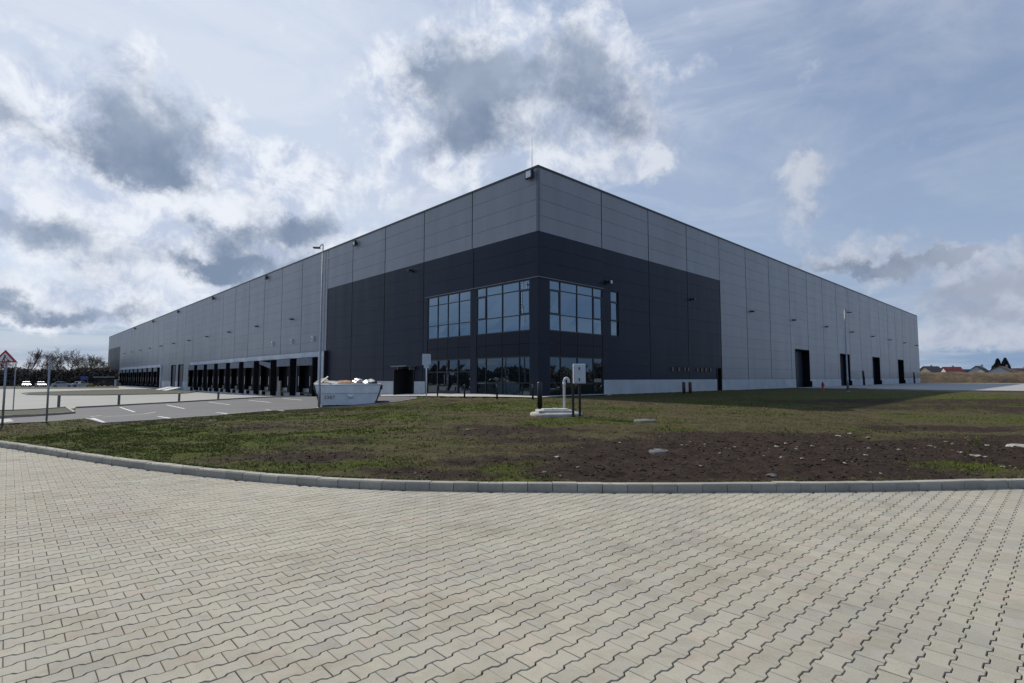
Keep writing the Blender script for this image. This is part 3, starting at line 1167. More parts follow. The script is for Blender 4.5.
def clad(mb, side, tl, zl, holes=(), off=0.0, gt=.09, gz=.020, depth=.03, seed=0):
    """one continuous skin of panels; tl / zl are (position, grooved) lines"""
    r = np.random.default_rng(seed)
    w = wr if side == 'r' else wl

    def expand(lines, g):
        out, pid, cur = [], [], 0
        for i, (p, gr) in enumerate(lines):
            if gr:
                out += [(p - g / 2, 0), (p - g / 2 + .004, 1), (p + g / 2 - .004, 1), (p + g / 2, 0)]
            else:
                out.append((p, 0))
        return out
    ts, zs = expand(tl, gt), expand(zl, gz)
    nz = len(zs)
    vs = []
    for t, ft in ts:
        for z_, fz in zs:
            o_ = off - (depth if ft else (.012 if fz else 0)) + (0 if (ft or fz) else r.normal(0, .0022))
            vs.append(w(t, z_, o_))
    tint = {}
    base = len(mb.v)
    mb.v.extend([tuple(map(float, p)) for p in vs])
    tg = [p for p, g in tl]
    zg = [p for p, g in zl]
    for i in range(len(ts) - 1):
        for j in range(nz - 1):
            tc, zc = (ts[i][0] + ts[i + 1][0]) / 2, (zs[j][0] + zs[j + 1][0]) / 2
            if any(a < tc < b and c < zc < d for a, b, c, d in holes):
                continue
            a, b, c, d = i * nz + j, (i + 1) * nz + j, (i + 1) * nz + j + 1, i * nz + j + 1
            rec_t = ts[i][1] or ts[i + 1][1]
            rec_z = zs[j][1] or zs[j + 1][1]
            key = (sum(1 for p in tg if p < tc), sum(1 for p in zg if p < zc))
            if key not in tint:
                k_ = 1 + r.normal(0, .022)
                tint[key] = (k_, k_, k_ * (1 + r.normal(0, .006)))
            f = (a, b, c, d) if side == 'r' else (d, c, b, a)
            mb.f.append([x + base for x in f])
            mb.m.append(1 if rec_t else 0)
            mb.t.append(tint[key] if not rec_z or rec_t else (.48, .48, .48))
            mb.s.append(False)


def zrows(z0, z1, n, extra=()):
    ls = [(z0, False)] + [(z0 + (z1 - z0) * k / n, True) for k in range(1, n)] + [(z1, False)]
    for e in extra:
        ls = [l for l in ls if abs(l[0] - e) > .03 or not l[1]]
        ls.append((e, False))
    return sorted(ls)


def tlines(a, b, grid, extra=()):
    ls = [(a, False)] + [(g_, True) for g_ in grid if a + .3 < g_ < b - .3] + [(b, False)] + [(e, False) for e in extra]
    return sorted(ls)


ZT, ZM, ZP, ZB = 14.86, 10.79, 1.5, .2
GR = [6.5 + 6.04 * k for k in range(40)]
RL, LLn = 118.6, 195.0
DK_R, DK_L = 24.75, 30.05
FAR_L = 170.0
# light bands
mb = MB()
clad(mb, 'r', tlines(0.02, DK_R, GR), zrows(ZM, ZT, 4), seed=1)
DOORS_R = [(44.0, 48.95), (61.75, 66.5), (79.5, 84.3), (98.0, 102.9)]
DTOP = 5.05
ex = [e for d in DOORS_R for e in d]
clad(mb, 'r', tlines(DK_R + .06, RL, GR, ex), zrows(ZP, ZT, 13, (DTOP,)), [(a, b, ZP - .1, DTOP) for a, b in DOORS_R], seed=2)
part(mb, 'wall_cladding', ['light_panel', 'joint'])
mb = MB()
clad(mb, 'l', tlines(0.02, DK_L, GR), zrows(ZM, ZT, 4), seed=3)
DOORS_L = [(91.3, 95.1), (97.4, 101.1)]
DLT = 4.1
DK0, DK1 = 29.9, 84.6        # near dock group
DF0, DF1 = 109.9, 165.6      # far dock group
exl = [e for d in DOORS_L for e in d]
ZBAND = 4.36
clad(mb, 'l', tlines(DK_L + .06, FAR_L, GR), zrows(ZBAND, ZT, 10), seed=4)
clad(mb, 'l', tlines(DK1, DF0, GR, exl), zrows(.95, ZBAND, 3, (DLT,)), [(a, b, 0, DLT) for a, b in DOORS_L], seed=5)
clad(mb, 'l', tlines(DF1, FAR_L, GR), zrows(.95, ZBAND, 3), seed=6)
clad(mb, 'l', tlines(FAR_L, LLn, GR), zrows(ZM, ZT, 4), seed=7)
part(mb, 'wall_cladding', ['light_panel', 'joint'])
# dark blocks
SL = (7.48, 8.42, 4.6, 7.86)      # slim window
SD = (23.72, 24.62, .46, 2.5)     # small door on the right side
PD = (13.75, 15.35, .2, 2.35)     # personnel door on the left side
mb = MB()
clad(mb, 'r', tlines(0.02, 6.53, []), zrows(7.92, ZM, 3), seed=11)
clad(mb, 'r', tlines(6.53, DK_R, GR, (SL[0], SL[1], SD[0], SD[1])), zrows(ZP, ZM, 9, (SL[2], SL[3], SD[3])), [SL, (SD[0], SD[1], 0, SD[3])], seed=12)
part(mb, 'dark_cladding', ['dark_panel', 'dark_joint'])
mb = MB()
clad(mb, 'l', tlines(0.02, 12.15, [6.32]), zrows(7.92, ZM, 3), seed=13)
clad(mb, 'l', tlines(12.15, DK_L, GR, (PD[0], PD[1])), zrows(1.36, ZM, 9, (PD[3],)), [(PD[0], PD[1], 0, PD[3])], seed=14)
part(mb, 'dark_cladding', ['dark_panel', 'dark_joint'])
mb = MB()
clad(mb, 'l', tlines(FAR_L, LLn, GR), zrows(.95, ZM, 10), seed=15)
part(mb, 'dark_cladding', ['dark_panel', 'dark_joint'])

# plinths
pr = [6.55, SD[0], SD[1]] + ex + [RL]
for a, b in zip(pr[0::2], pr[1::2]):
    x = a
    cuts = [a] + [g_ for g_ in GR if a + .4 < g_ < b - .4] + [b]
    for p, q_ in zip(cuts[:-1], cuts[1:]):
        mb = MB()
        mb.wbox('r', p + .008, q_ - .008, -.3, ZP - .02, -.25, .015)
        part(mb, 'plinth', 'plinth')
pl_ = [12.2, PD[0], PD[1], 29.6]
for a, b in zip(pl_[0::2], pl_[1::2]):
    cuts = [a] + [g_ for g_ in GR if a + .4 < g_ < b - .4] + [b]
    for p, q_ in zip(cuts[:-1], cuts[1:]):
        mb = MB()
        mb.wbox('l', p + .008, q_ - .008, -1.1, 1.34, -.25, .015)
        part(mb, 'plinth', 'plinth')
for a, b in ((DK1 + .3, DOORS_L[0][0]), (DOORS_L[0][1], DOORS_L[1][0]), (DOORS_L[1][1], DF0 - .3), (DF1 + .3, LLn)):
    mb = MB()
    mb.wbox('l', a, b, -1.3, .93, -.25, .015)
    part(mb, 'plinth', 'plinth')

# trims: parapet cap, corner, edges of the dark blocks
mb = MB()
mb.wbox('r', -.05, RL + .05, ZT, ZT + .12, -.5, .05)
mb.wbox('l', .052, LLn + .05, ZT, ZT + .12, -.5, .048)
part(mb, 'parapet_cap', 'trim')
for z0, z1, mt in ((ZM + .003, ZT - .003, 'corner_trim'), (7.925, ZM - .003, 'dark_panel')):
    mb = MB()
    mb.wbox('r', .0, .16, z0, z1, -.02, .012)
    mb.wbox('l', .0, .16, z0, z1, -.02, .012)
    part(mb, 'corner_trim', mt)
mb = MB()
mb.wbox('r', DK_R, DK_R + .06, ZP, ZM + .05, -.04, .02)
part(mb, 'edge_trim', 'trim')
for args in (('l', DK_L, DK_L + .06, ZBAND, ZM + .05, -.04, .02), ('r', RL, RL + .05, -.2, ZT - .003, -1.0, .015), ('l', LLn, LLn + .05, -1.2, ZT - .003, -1.0, .013)):
    mb = MB()
    mb.wbox(*args)
    part(mb, 'edge_trim', 'trim')
# drip edge over the glazing, base edge of the panels
mb = MB()
mb.wbox('r', .0, 6.56, 7.86, 7.92, -.2, .07)
mb.wbox('l', .0, 12.18, 7.86, 7.92, -.2, .069)
part(mb, 'glazing_head_flashing', 'corner_trim')

# back walls and roof
mb = MB()
def hv(a, b, z_):
    p = C0 + U * a + V * b
    return (p[0], p[1], z_)
a0, a1, b0, b1 = .5, RL - .5, .5, LLn - .5
mb.add([hv(a0, b0, 14.3), hv(a1, b0, 14.3), hv(a1, b1, 14.3), hv(a0, b1, 14.3)], [(0, 1, 2, 3)])
part(mb, 'roof', 'roof')
mb = MB()
for (p, q_) in (((RL, .0), (RL, LLn)), ((RL, LLn), (.0, LLn))):
    mb.add([hv(*p, -1.2), hv(*q_, -1.2), hv(*q_, ZT), hv(*p, ZT)], [(0, 1, 2, 3)])
mb.add([hv(.45, .45, 14.3), hv(RL, .45, 14.3), hv(RL, .45, ZT), hv(.45, .45, ZT)], [(0, 1, 2, 3)])
mb.add([hv(.45, .45, 14.3), hv(.45, LLn, 14.3), hv(.45, LLn, ZT), hv(.45, .45, ZT)], [(0, 1, 2, 3)])
part(mb, 'rear_wall', 'light_panel')
mb = MB()
p = hv(.35, .35, 0)
mb.tube([(p[0] - .35, p[1] + .5, 14.3), (p[0] - .35, p[1] + .5, 17.2)], [.022, .009], 6)
part(mb, 'lightning_rod', 'lamp_grey')


# ---- glazing of the office corner
def window(side, t0, t1, z0, z1, verts, hors, opens=(), glass='glass', name='window', fw=.07, off=-.05, extra_h=()):
    """frame mesh with mullions; panes are its child"""
    fr = MB()
    o0, o1 = off - .10, off + .045
    fr.wbox(side, t0, t0 + fw, z0, z1, o0, o1)
    fr.wbox(side, t1 - fw, t1, z0, z1, o0, o1)
    fr.wbox(side, t0 + fw, t1 - fw, z0, z0 + fw, o0, o1 - .001)
    fr.wbox(side, t0 + fw, t1 - fw, z1 - fw, z1, o0, o1 - .001)
    for t in verts:
        fr.wbox(side, t - .03, t + .03, z0 + fw, z1 - fw, o0, o1 + .003)
    for z_ in hors:
        fr.wbox(side, t0 + fw, t1 - fw, z_ - .028, z_ + .028, o0, o1 - .004)
    for (a, b, c, d) in opens:                   # opening lights have a heavier sash
        s_ = .075
        fr.wbox(side, a + .02, a + .02 + s_, c + .02, d - .02, o0, o1 + .012)
        fr.wbox(side, b - .02 - s_, b - .02, c + .02, d - .02, o0, o1 + .012)
        fr.wbox(side, a + .02 + s_, b - .02 - s_, c + .02, c + .02 + s_, o0, o1 + .011)
        fr.wbox(side, a + .02 + s_, b - .02 - s_, d - .02 - s_, d - .02, o0, o1 + .011)
    root = part(fr, name, 'frame')
    gl = MB()
    ts = [t0] + sorted(verts) + [t1]
    zs = [z0] + sorted(hors) + [z1]
    r = np.random.default_rng(int(t0 * 100 + z0 * 10))
    for a, b in zip(ts[:-1], ts[1:]):
        for c, d in zip(zs[:-1], zs[1:]):
            e = [off + r.normal(0, .0050) for _ in range(4)]
            w = wr if side == 'r' else wl
            q4 = [w(a, c, e[0]), w(b, c, e[1]), w(b, d, e[2]), w(a, d, e[3])]
            gl.add(q4 if side == 'r' else q4[::-1], [(0, 1, 2, 3)])
    gl.build('panes', glass, root, O_W)
    return root


VB = [1.72, 3.34, 4.98]
VA = [8.0, 9.33, 10.62]
VR = [2.05, 3.74, 5.45]
window('l', 6.62, 11.95, 4.58, 7.85, VA, [5.58, 7.16])
window('l', .74, 6.0, 4.58, 7.85, VB, [5.63, 7.22], [(.74, 1.72, 5.63, 7.22), (4.98, 6.0, 5.63, 7.22)])
window('r', .98, 6.5, 4.58, 7.85, VR, [5.65, 7.22], [(.98, 2.05, 5.65, 7.22), (5.45, 6.5, 5.65, 7.22)])
window('r', SL[0], SL[1], SL[2], SL[3], [], [5.70, 7.1], [(SL[0], SL[1], 5.7, 7.1)], off=-.10)
lowA = window('l', 6.62, 11.95, .46, 2.99, VA, [2.05], [], 'glass_low', 'shopfront')
lowB = window('l', .74, 6.0, .46, 2.99, VB, [1.3], [], 'glass_low', 'shopfront')
lowR = window('r', .98, 6.5, .46, 2.99, VR, [1.3], [], 'glass_low', 'shopfront')
# entrance doors in the shopfront
for (a, b) in ((8.03, 9.30), (9.36, 10.59)):
    dm = MB()
    dm.wbox('l', a, a + .09, .5, 2.9, -.06, .03)
    dm.wbox('l', b - .09, b, .5, 2.9, -.06, .03)
    dm.wbox('l', a + .09, b - .09, .5, .68, -.06, .029)
    dm.wbox('l', a + .09, b - .09, 2.0, 2.09, -.06, .029)
    dr = part(dm, 'entrance_door', 'frame')
    hm = MB()
    tt = b - .2 if a < 9 else a + .2
    hm.tube([wl(tt, 1.1, .10), wl(tt, 1.9, .10)], .018, 8)
    hm.tube([wl(tt, 1.2, .03), wl(tt, 1.2, .10)], .012, 6)
    hm.tube([wl(tt, 1.8, .03), wl(tt, 1.8, .10)], .012, 6)
    hm.build('door_handle', 'galv', dr, O_W)
    for z_ in (.75, 1.35, 2.25, 2.75):
        pass
for t in (6.68, 9.33):
    for z_ in (.95, 1.55, 2.3, 2.8):
        hd_ = MB()
        hd_.wbox('l', t - .03, t + .03, z_ - .05, z_ + .05, -.03, .04)
        part(hd_, 'door_hinge', 'galv')
# spandrels between the storeys, posts between the glazed bays
for side, t0, t1, vv in (('l', 6.62, 11.95, VA), ('l', .74, 6.0, VB), ('r', .98, 6.5, VR)):
    ts = [t0] + vv + [t1]
    for a, b in zip(ts[:-1], ts[1:]):
        for zc, zd in ((2.995, 3.78), (3.80, 4.575)):
            sp = MB()
            sp.wbox(side, a + .015, b - .015, zc, zd, -.12, -.015)
            part(sp, 'spandrel', 'spandrel')
for args in (('l', 6.0, 6.62, .2, 7.86, -.16, .012),
             ('l', 11.95, 12.16, .2, 7.86, -.16, .012),
             ('r', 6.5, 6.56, .2, 7.86, -.16, .012),
             ('l', .16, .74, .2, 3.7, -.16, .011),
             ('l', .16, .74, 3.72, 7.86, -.16, .011),
             ('r', .16, .98, .2, 3.7, -.16, .011),
             ('r', .16, .98, 3.72, 7.86, -.16, .011),
             ('r', 0, .16, .2, 7.86, -.16, .012),
             ('l', 0, .16, .2, 7.86, -.10, .0115)):
    sp = MB()
    sp.wbox(*args)
    part(sp, 'facade_column', 'dark_panel')
th = MB()
th.wbox('l', .1, 11.95, .18, .46, -.3, .008)
th.wbox('r', .1, 6.5, .18, .46, -.3, .008)
part(th, 'threshold', 'frame')

# ---- sectional doors on the right
for k, (a, b) in enumerate(DOORS_R):
    D = .85
    fr = MB()
    fr.wbox('r', a, a + .12, .3, DTOP, -D, .02)
    fr.wbox('r', b - .12, b, .3, DTOP, -D, .02)
    fr.wbox('r', a + .12, b - .12, DTOP - .12, DTOP, -D, .019)
    fr.wbox('r', b, b + .22, .3, 1.2, -.02, .16)
    ds = part(fr, 'sectional_door', 'rubber')
    lf = MB()
    nrow = 8
    for i in range(nrow):
        z0 = .46 + (DTOP - .6) * i / nrow
        z1 = .46 + (DTOP - .6) * (i + 1) / nrow - .02
        lf.wbox('r', a + .1, b - .1, z0, z1, -D - .1, -D + .05 + .004 * (i % 2))
    lf.wbox('r', a + .1, b - .1, .4, DTOP - .05, -D - .14, -D - .1)
    lf.build('door_leaf', 'door_panel', ds, O_W)
# doors on the left
for a, b in DOORS_L:
    fr = MB()
    fr.wbox('l', a, a + .12, -.2, DLT, -.3, .05)
    fr.wbox('l', b - .12, b, -.2, DLT, -.3, .05)
    fr.wbox('l', a + .12, b - .12, DLT - .12, DLT, -.3, .049)
    ds = part(fr, 'sectional_door', 'rubber')
    lf = MB()
    for i in range(7):
        z0 = -.1 + 4.1 * i / 7
        lf.wbox('l', a + .1, b - .1, z0, z0 + .565, -.3, -.16 + .004 * (i % 2))
    lf.wbox('l', a + .1, b - .1, -.2, DLT - .1, -.34, -.3)
    lf.build('door_leaf', 'door_panel', ds, O_W)
    rp = MB()
    P8 = [wl(a - .3, -1.0, 3.0), wl(b + .3, -1.0, 3.0), wl(b + .3, -1.0, .02), wl(a - .3, -1.0, .02),
          wl(a - .3, -.82, 3.0), wl(b + .3, -.82, 3.0), wl(b + .3, -.12, .02), wl(a - .3, -.12, .02)]
    rp.hexa([P8[i] for i in (1, 0, 3, 2, 5, 4, 7, 6)])
    part(rp, 'ramp', 'white_concrete')

# ---- small doors
dm = MB()
dm.wbox('r', SD[0], SD[1], .44, 2.5, -.45, -.38)
dm.wbox('r', SD[0] - .02, SD[0] + .05, .44, 2.5, -.4, .05)
dm.wbox('r', SD[1] - .05, SD[1] + .02, .44, 2.5, -.4, .05)
part(dm, 'side_door', 'black')
dm = MB()
dm.wbox('l', PD[0], PD[1], .1, PD[3], -.55, -.45)
dm.wbox('l', PD[0] - .02, PD[0] + .06, .1, PD[3], -.45, .06)
dm.wbox('l', PD[1] - .06, PD[1] + .02, .1, PD[3], -.45, .06)
sd = part(dm, 'side_door', 'black')
dm = MB()
dm.wbox('l', PD[1] - .12, PD[1] - .04, .14, PD[3] - .05, .06, .95)
dm.build('open_leaf', 'black', sd, O_W)
dm = MB()
dm.wbox('l', PD[0] - .35, PD[1] + .35, 2.52, 2.58, .0, 1.0)
dm.wbox('l', PD[0] - .1, PD[0] - .04, 2.25, 2.52, .02, .5)
dm.wbox('l', PD[1] + .04, PD[1] + .1, 2.25, 2.52, .02, .5)
part(dm, 'canopy', 'galv')
for t in (15.75, 16.75, 17.75, 18.35, 19.95, 20.7, 21.5, 22.4):
    dm = MB()
    dm.wbox('r', t - .13, t + .13, 2.16, 2.5, -.02, .05)
    vt = part(dm, 'air_vent', 'frame')
    sl = MB()
    for i in range(4):
        sl.wbox('r', t - .11, t + .11, 2.19 + .075 * i, 2.225 + .075 * i, .05, .075)
    sl.build('louvre', 'card', vt, O_W)

# ---- lamps, floodlights, cameras
for side, ts, z_ in (('r', [31.6, 43.6, 55.7, 67.75, 79.8, 91.9, 104, 116], 8.42), ('r', [19.2], 8.42), ('l', [39.1, 51.0, 63.1, 75.2, 87.3, 99.5, 111.6, 123.7, 135.8, 148, 160], 8.35), ('l', [14.3], 10.35)):
    for t in ts:
        m_ = MB()
        m_.wbox(side, t - .09, t + .09, z_ - .1, z_ + .12, .0, .06)
        m_.wbox(side, t - .04, t + .04, z_ - .03, z_ + .04, .06, .15)
        m_.wbox(side, t - .17, t + .17, z_ - .07, z_ + .07, .14, .38)
        lp = part(m_, 'wall_lamp', 'frame')
        g_ = MB()
        g_.wbox(side, t - .14, t + .14, z_ - .09, z_ - .07, .17, .35)
        g_.build('lamp_glass', 'lamp_grey', lp, O_W)
for t in (23.9, 47.8, 72.2, 96.5, 121, 145):
    m_ = MB()
    m_.wbox('l', t - .24, t + .24, 14.12, 14.66, .14, .32)
    m_.wbox('l', t - .05, t + .05, 14.3, 14.5, .0, .14)
    lp = part(m_, 'floodlight', 'frame')
    g_ = MB()
    g_.wbox('l', t - .13, t + .13, 14.22, 14.52, .32, .335)
    g_.build('lamp_glass', 'lamp_white' if t < 30 else 'lamp_grey', lp, O_W)
m_ = MB()
m_.wbox('l', .28, .86, 14.2, 14.74, .12, .30)
m_.wbox('l', .5, .62, 14.3, 14.5, .0, .12)
lp = part(m_, 'floodlight', 'frame')
g_ = MB()
g_.wbox('l', .36, .78, 14.27, 14.67, .30, .32)
g_.build('lamp_glass', 'lamp_white', lp, O_W)
for t in (33.2, 39.1, 45.2):
    m_ = MB()
    m_.wbox('l', t - .14, t + .14, 5.55, 6.05, .02, .22)
    lp = part(m_, 'dock_lamp', 'lamp_white')
    g_ = MB()
    g_.wbox('l', t - .08, t + .08, 5.65, 5.85, .22, .235)
    g_.build('lamp_glass', 'lamp_grey', lp, O_W)
m_ = MB()
m_.wbox('r', 6.85, 7.05, 8.25, 8.55, .0, .10)
m_.tube([wr(6.95, 8.4, .1), wr(6.9, 8.36, .24)], .03, 6)
m_.wbox('r', 6.78, 6.98, 8.28, 8.46, .2, .42)
cm_ = part(m_, 'security_camera', 'black')
g_ = MB()
g_.wbox('r', 6.99, 7.16, 8.28, 8.5, .2, .40)
g_.build('camera_hood', 'lamp_white', cm_, O_W)

# ---- loading docks
def dock_front(t0, t1, first_post):
    m_ = MB()
    m_.wbox('l', t0, t1, 3.80, ZBAND, -.2, .30)
    o = part(m_, 'dock_fascia', 'fascia')
    m_ = MB()
    if first_post:
        m_.wbox('l', t0, t0 + 1.45, -1.2, 3.797, -.2, .298)
    else:
        m_.wbox('l', t0, t0 + .5, -1.2, 3.797, -.2, .298)
    part(m_, 'dock_end_post', 'white_concrete')
    m_ = MB()
    m_.wbox('l', t1 - .35, t1, -1.2, 3.797, -.2, .298)
    part(m_, 'dock_end_post', 'white_concrete')
    m_ = MB()
    m_.wbox('l', t0 + .5, t1 - .35, -1.3, 3.797, -.5, -.02)
    part(m_, 'dock_wall', 'white_concrete')
    if first_post:
        m_ = MB()
        m_.wbox('l', t0 - .14, t0 - .002, -1.2, ZBAND + .02, -.2, .34)
        part(m_, 'dock_end_trim', 'black')


dock_front(DK0, DK1, True)
dock_front(DF0, DF1, False)
sh = MB()
sh.wbox('l', DK0 + .02, DK1 - .02, ZBAND + .003, ZBAND + .03, -.2, .33)
part(sh, 'fascia_cap', 'corner_trim')


def make_dock(t, variant=0, z0=.02):
    """one dock shelter whose near edge stands at t along the wall"""
    Wd, Dp = 4.2, .64
    m_ = MB()
    m_.wbox('l', t, t + .09, z0 - .5, 3.76, -.02, Dp)
    m_.wbox('l', t + Wd - .09, t + Wd, z0, 3.76, -.02, Dp)
    m_.wbox('l', t + .09, t + Wd - .09, 3.67, 3.76, -.02, Dp)
    m_.wbox('l', t + .09, t + Wd - .09, z0 + .45, 3.67, -.015, .04)
    s_ = part(m_, 'dock_shelter', 'rubber')
    for k, a in enumerate((t + .005, t + Wd - .80)):
        c = MB()
        cut = .25 if (variant == 1 and k == 0) else 0
        P4 = [(a, z0), (a + .795, z0 + .02), (a + .795 - cut, 3.665), (a, 3.665)]
        vs = [wl(p, q_, Dp + .003 + .0) for p, q_ in P4] + [wl(p, q_, Dp + .03) for p, q_ in P4]
        c.hexa([vs[i] for i in (1, 0, 4, 5, 2, 3, 7, 6)])
        cc = c.build('side_curtain', 'curtain', s_, O_W)
        st = MB()
        sx = a + .55 if k == 0 else a + .14
        st.wbox('l', sx, sx + .10, z0 + .75, z0 + 1.75, Dp + .031, Dp + .036)
        st.build('guide_stripe', 'stripe', cc, O_W)
    h = MB()
    zb = 2.92
    if variant == 1:      # hanging down on one side
        P4 = [(t + .1, 2.7), (t + Wd - .1, 3.35), (t + Wd - .1, 3.72), (t + .1, 3.4)]
    else:
        P4 = [(t + .1, zb), (t + Wd - .1, zb), (t + Wd - .1, 3.72), (t + .1, 3.72)]
    vs = [wl(p, q_, Dp + .035) for p, q_ in P4] + [wl(p, q_, Dp + .055) for p, q_ in P4]
    h.hexa([vs[i] for i in (1, 0, 4, 5, 2, 3, 7, 6)])
    h.build('head_curtain', 'head_curtain', s_, O_W)
    for a in (t + .12, t + Wd - .45):
        b_ = MB()
        b_.wbox('l', a, a + .30, -.55, z0 - .004, -.02, .30)
        b_.build('dock_bumper', 'rubber', s_, O_W)
    lv = MB()
    lv.wbox('l', t + .8, t + Wd - .8, -.08, .06, -.02, .42)
    lv.build('dock_leveller', 'black', s_, O_W)


for i in range(9):
    make_dock(31.75 + 6.04 * i, 1 if i == 2 else 0)
for i in range(9):
    make_dock(111.0 + 6.04 * i)

# ================================================================== THINGS ON THE GROUND
def lamp_post(loc, rz, h, label, arm=.22):
    t = thing('street_lamp', label, 'street lamp', loc, rz, 'tall street lamps round the hall')
    m = MB()
    m.tube([(0, 0, -.2), (0, 0, 1.2), (0, 0, 1.22), (0, 0, h)], [.085, .08, .07, .042], 12)
    m.lathe([(.16, -.1), (.16, .03), (.1, .05)], 12)
    m.build('pole', 'galv', t)
    m = MB()
    m.tube([(0, 0, h - .06), (0, 0, h + .06), (-.08, 0, h + .04), (-arm, 0, h - .16)], .03, 8)
    m.build('arm', 'galv', t)
    m = MB()
    m.cbox(-arm - .40, -arm + .06, -.12, .12, h - .24, h - .14, .03)
    hd = m.build('lamp_head', 'lamp_grey', t)
    m = MB()
    m.cbox(-arm - .34, -arm - .05, -.09, .09, h - .252, h - .242, .004)
    m.build('lamp_glass', 'lamp_white', hd)
    return t


p = G(319, 408)
print('lamp', p, 'skip', G(320, 407), G(376, 403))
hl_ = (at_depth(322, 245, p[1])[2] - p[2])
lamp_post(p, .1, hl_, 'tall slim street lamp in front of the white rubbish skip')
p = G(848, 391.5)
h2 = at_depth(848, 310, p[1])[2] - p[2]
lamp_post(p, .3 + PI, h2, 'slim street lamp by the sectional doors on the right', .30)

# ---- rubbish skip
pa, pb = G(321, 407.2), G(374, 403.2)
dv = pb - pa
Ls = float(np.linalg.norm(dv[:2]))
rz = math.atan2(dv[1], dv[0])
WD = 1.85
mid = (pa + pb) / 2
nv = np.array([-dv[1], dv[0]]) / Ls
loc = (mid[0] + nv[0] * WD / 2, mid[1] + nv[1] * WD / 2, float(mid[2]) + .02)
print('skip length', Ls, loc)
sk = thing('rubbish_skip', 'white steel skip heaped with rubbish beside the car park', 'skip', loc, rz)
hb, ht = Ls / 2, Ls / 2 + .42
HS = Ls * .40
m = MB()
y0, y1 = -WD / 2, WD / 2
z1 = HS * .62
hm = hb + (ht - hb) * .62
vs = [(-hb, y0 + .05, .0), (hb, y0 + .05, 0), (hm, y0, z1), (-hm, y0, z1), (-hb, y1 - .05, 0), (hb, y1 - .05, 0), (hm, y1, z1), (-hm, y1, z1)]
m.add(vs, [(0, 1, 2, 3), (5, 4, 7, 6), (1, 5, 6, 2), (4, 0, 3, 7), (1, 0, 4, 5)])
for s_ in (-1, 1):           # upper band stands proud of the lower tub
    m.add([(-hm - .02, s_ * (WD / 2 + .05), z1 - .05), (hm + .02, s_ * (WD / 2 + .05), z1 - .05), (ht, s_ * (WD / 2 + .05), HS), (-ht, s_ * (WD / 2 + .05), HS),
           (-hm - .02, s_ * (WD / 2 - .03), z1 - .05), (hm + .02, s_ * (WD / 2 - .03), z1 - .05), (ht, s_ * (WD / 2 - .03), HS), (-ht, s_ * (WD / 2 - .03), HS)],
          [(0, 1, 2, 3), (7, 6, 5, 4), (3, 2, 6, 7), (1, 0, 4, 5), (0, 3, 7, 4), (2, 1, 5, 6)])
    m.add([(s_ * (hm), y0 - .02, z1 - .05), (s_ * hm, y1 + .02, z1 - .05), (s_ * ht, y1 + .05, HS), (s_ * ht, y0 - .05, HS),
           (s_ * (hm - .06), y0, z1 - .05), (s_ * (hm - .06), y1, z1 - .05), (s_ * (ht - .06), y1, HS), (s_ * (ht - .06), y0, HS)],
          [(0, 1, 2, 3), (7, 6, 5, 4), (3, 2, 6, 7), (1, 0, 4, 5)])
m.build('tub', 'skip', sk)
m = MB()
for s_ in (-1, 1):
    m.tube([(-ht, s_ * (WD / 2 + .04), HS), (ht, s_ * (WD / 2 + .04), HS)], .05, 8)
    m.tube([(s_ * ht, -WD / 2, HS), (s_ * ht, WD / 2, HS)], .05, 8)
m.build('rim', 'skip', sk)
m = MB()
for s_ in (-1, 1):
    for yy in (-WD / 2 - .02, WD / 2 - .06):
        x0 = s_ * (hb + .10)
        m.add([(x0 - .04, yy, .12), (x0 + .06, yy, .12), (s_ * (ht + .02) + .06, yy, HS - .25), (s_ * (ht + .02) - .04, yy, HS - .25),
               (x0 - .04, yy + .08, .12), (x0 + .06, yy + .08, .12), (s_ * (ht + .02) + .06, yy + .08, HS - .25), (s_ * (ht + .02) - .04, yy + .08, HS - .25)],
              [(0, 1, 2, 3), (7, 6, 5, 4), (0, 3, 7, 4), (1, 5, 6, 2), (3, 2, 6, 7), (0, 4, 5, 1)])
    m.cbox(s_ * ht - .05 + s_ * .05, s_ * ht + .09 + s_ * .05, y0 + .2, y0 + .36, HS - .34, HS - .02, .02)
    m.cbox(s_ * ht - .05 + s_ * .05, s_ * ht + .09 + s_ * .05, y1 - .36, y1 - .2, HS - .34, HS - .02, .02)
m.build('lifting_lugs', 'skip_dark', sk)
m = MB()
m.tube([(-.05, y0 - .02, z1 * .72), (.22, y0 - .10, z1 * .62), (.30, y0 - .02, z1 * .60)], .05, 8)
m.cbox(-.05, .34, y0 - .06, y0 + .06, z1 * .66, z1 * .82, .02)
m.build('towing_lug', 'skip', sk)
# four worn dark characters near the left end
cu = bpy.data.curves.new('number_marking', 'FONT')
cu.body = '3387'
cu.size = .32
cu.extrude = .004
cu.space_character = 1.12
tmp = bpy.data.objects.new('tmp_text', cu)
col.objects.link(tmp)
bpy.context.view_layer.update()
me = bpy.data.meshes.new_from_object(tmp.evaluated_get(bpy.context.evaluated_depsgraph_get()))
bpy.data.objects.remove(tmp)
me.materials.clear()
me.materials.append(M['mark'])
nm = bpy.data.objects.new('number_marking', me)
col.objects.link(nm)
nm.parent = sk
nm.location = (-hb + .15, y0 - .012, z1 - .42)
nm.rotation_euler = (PI / 2 - .03, 0, 0)

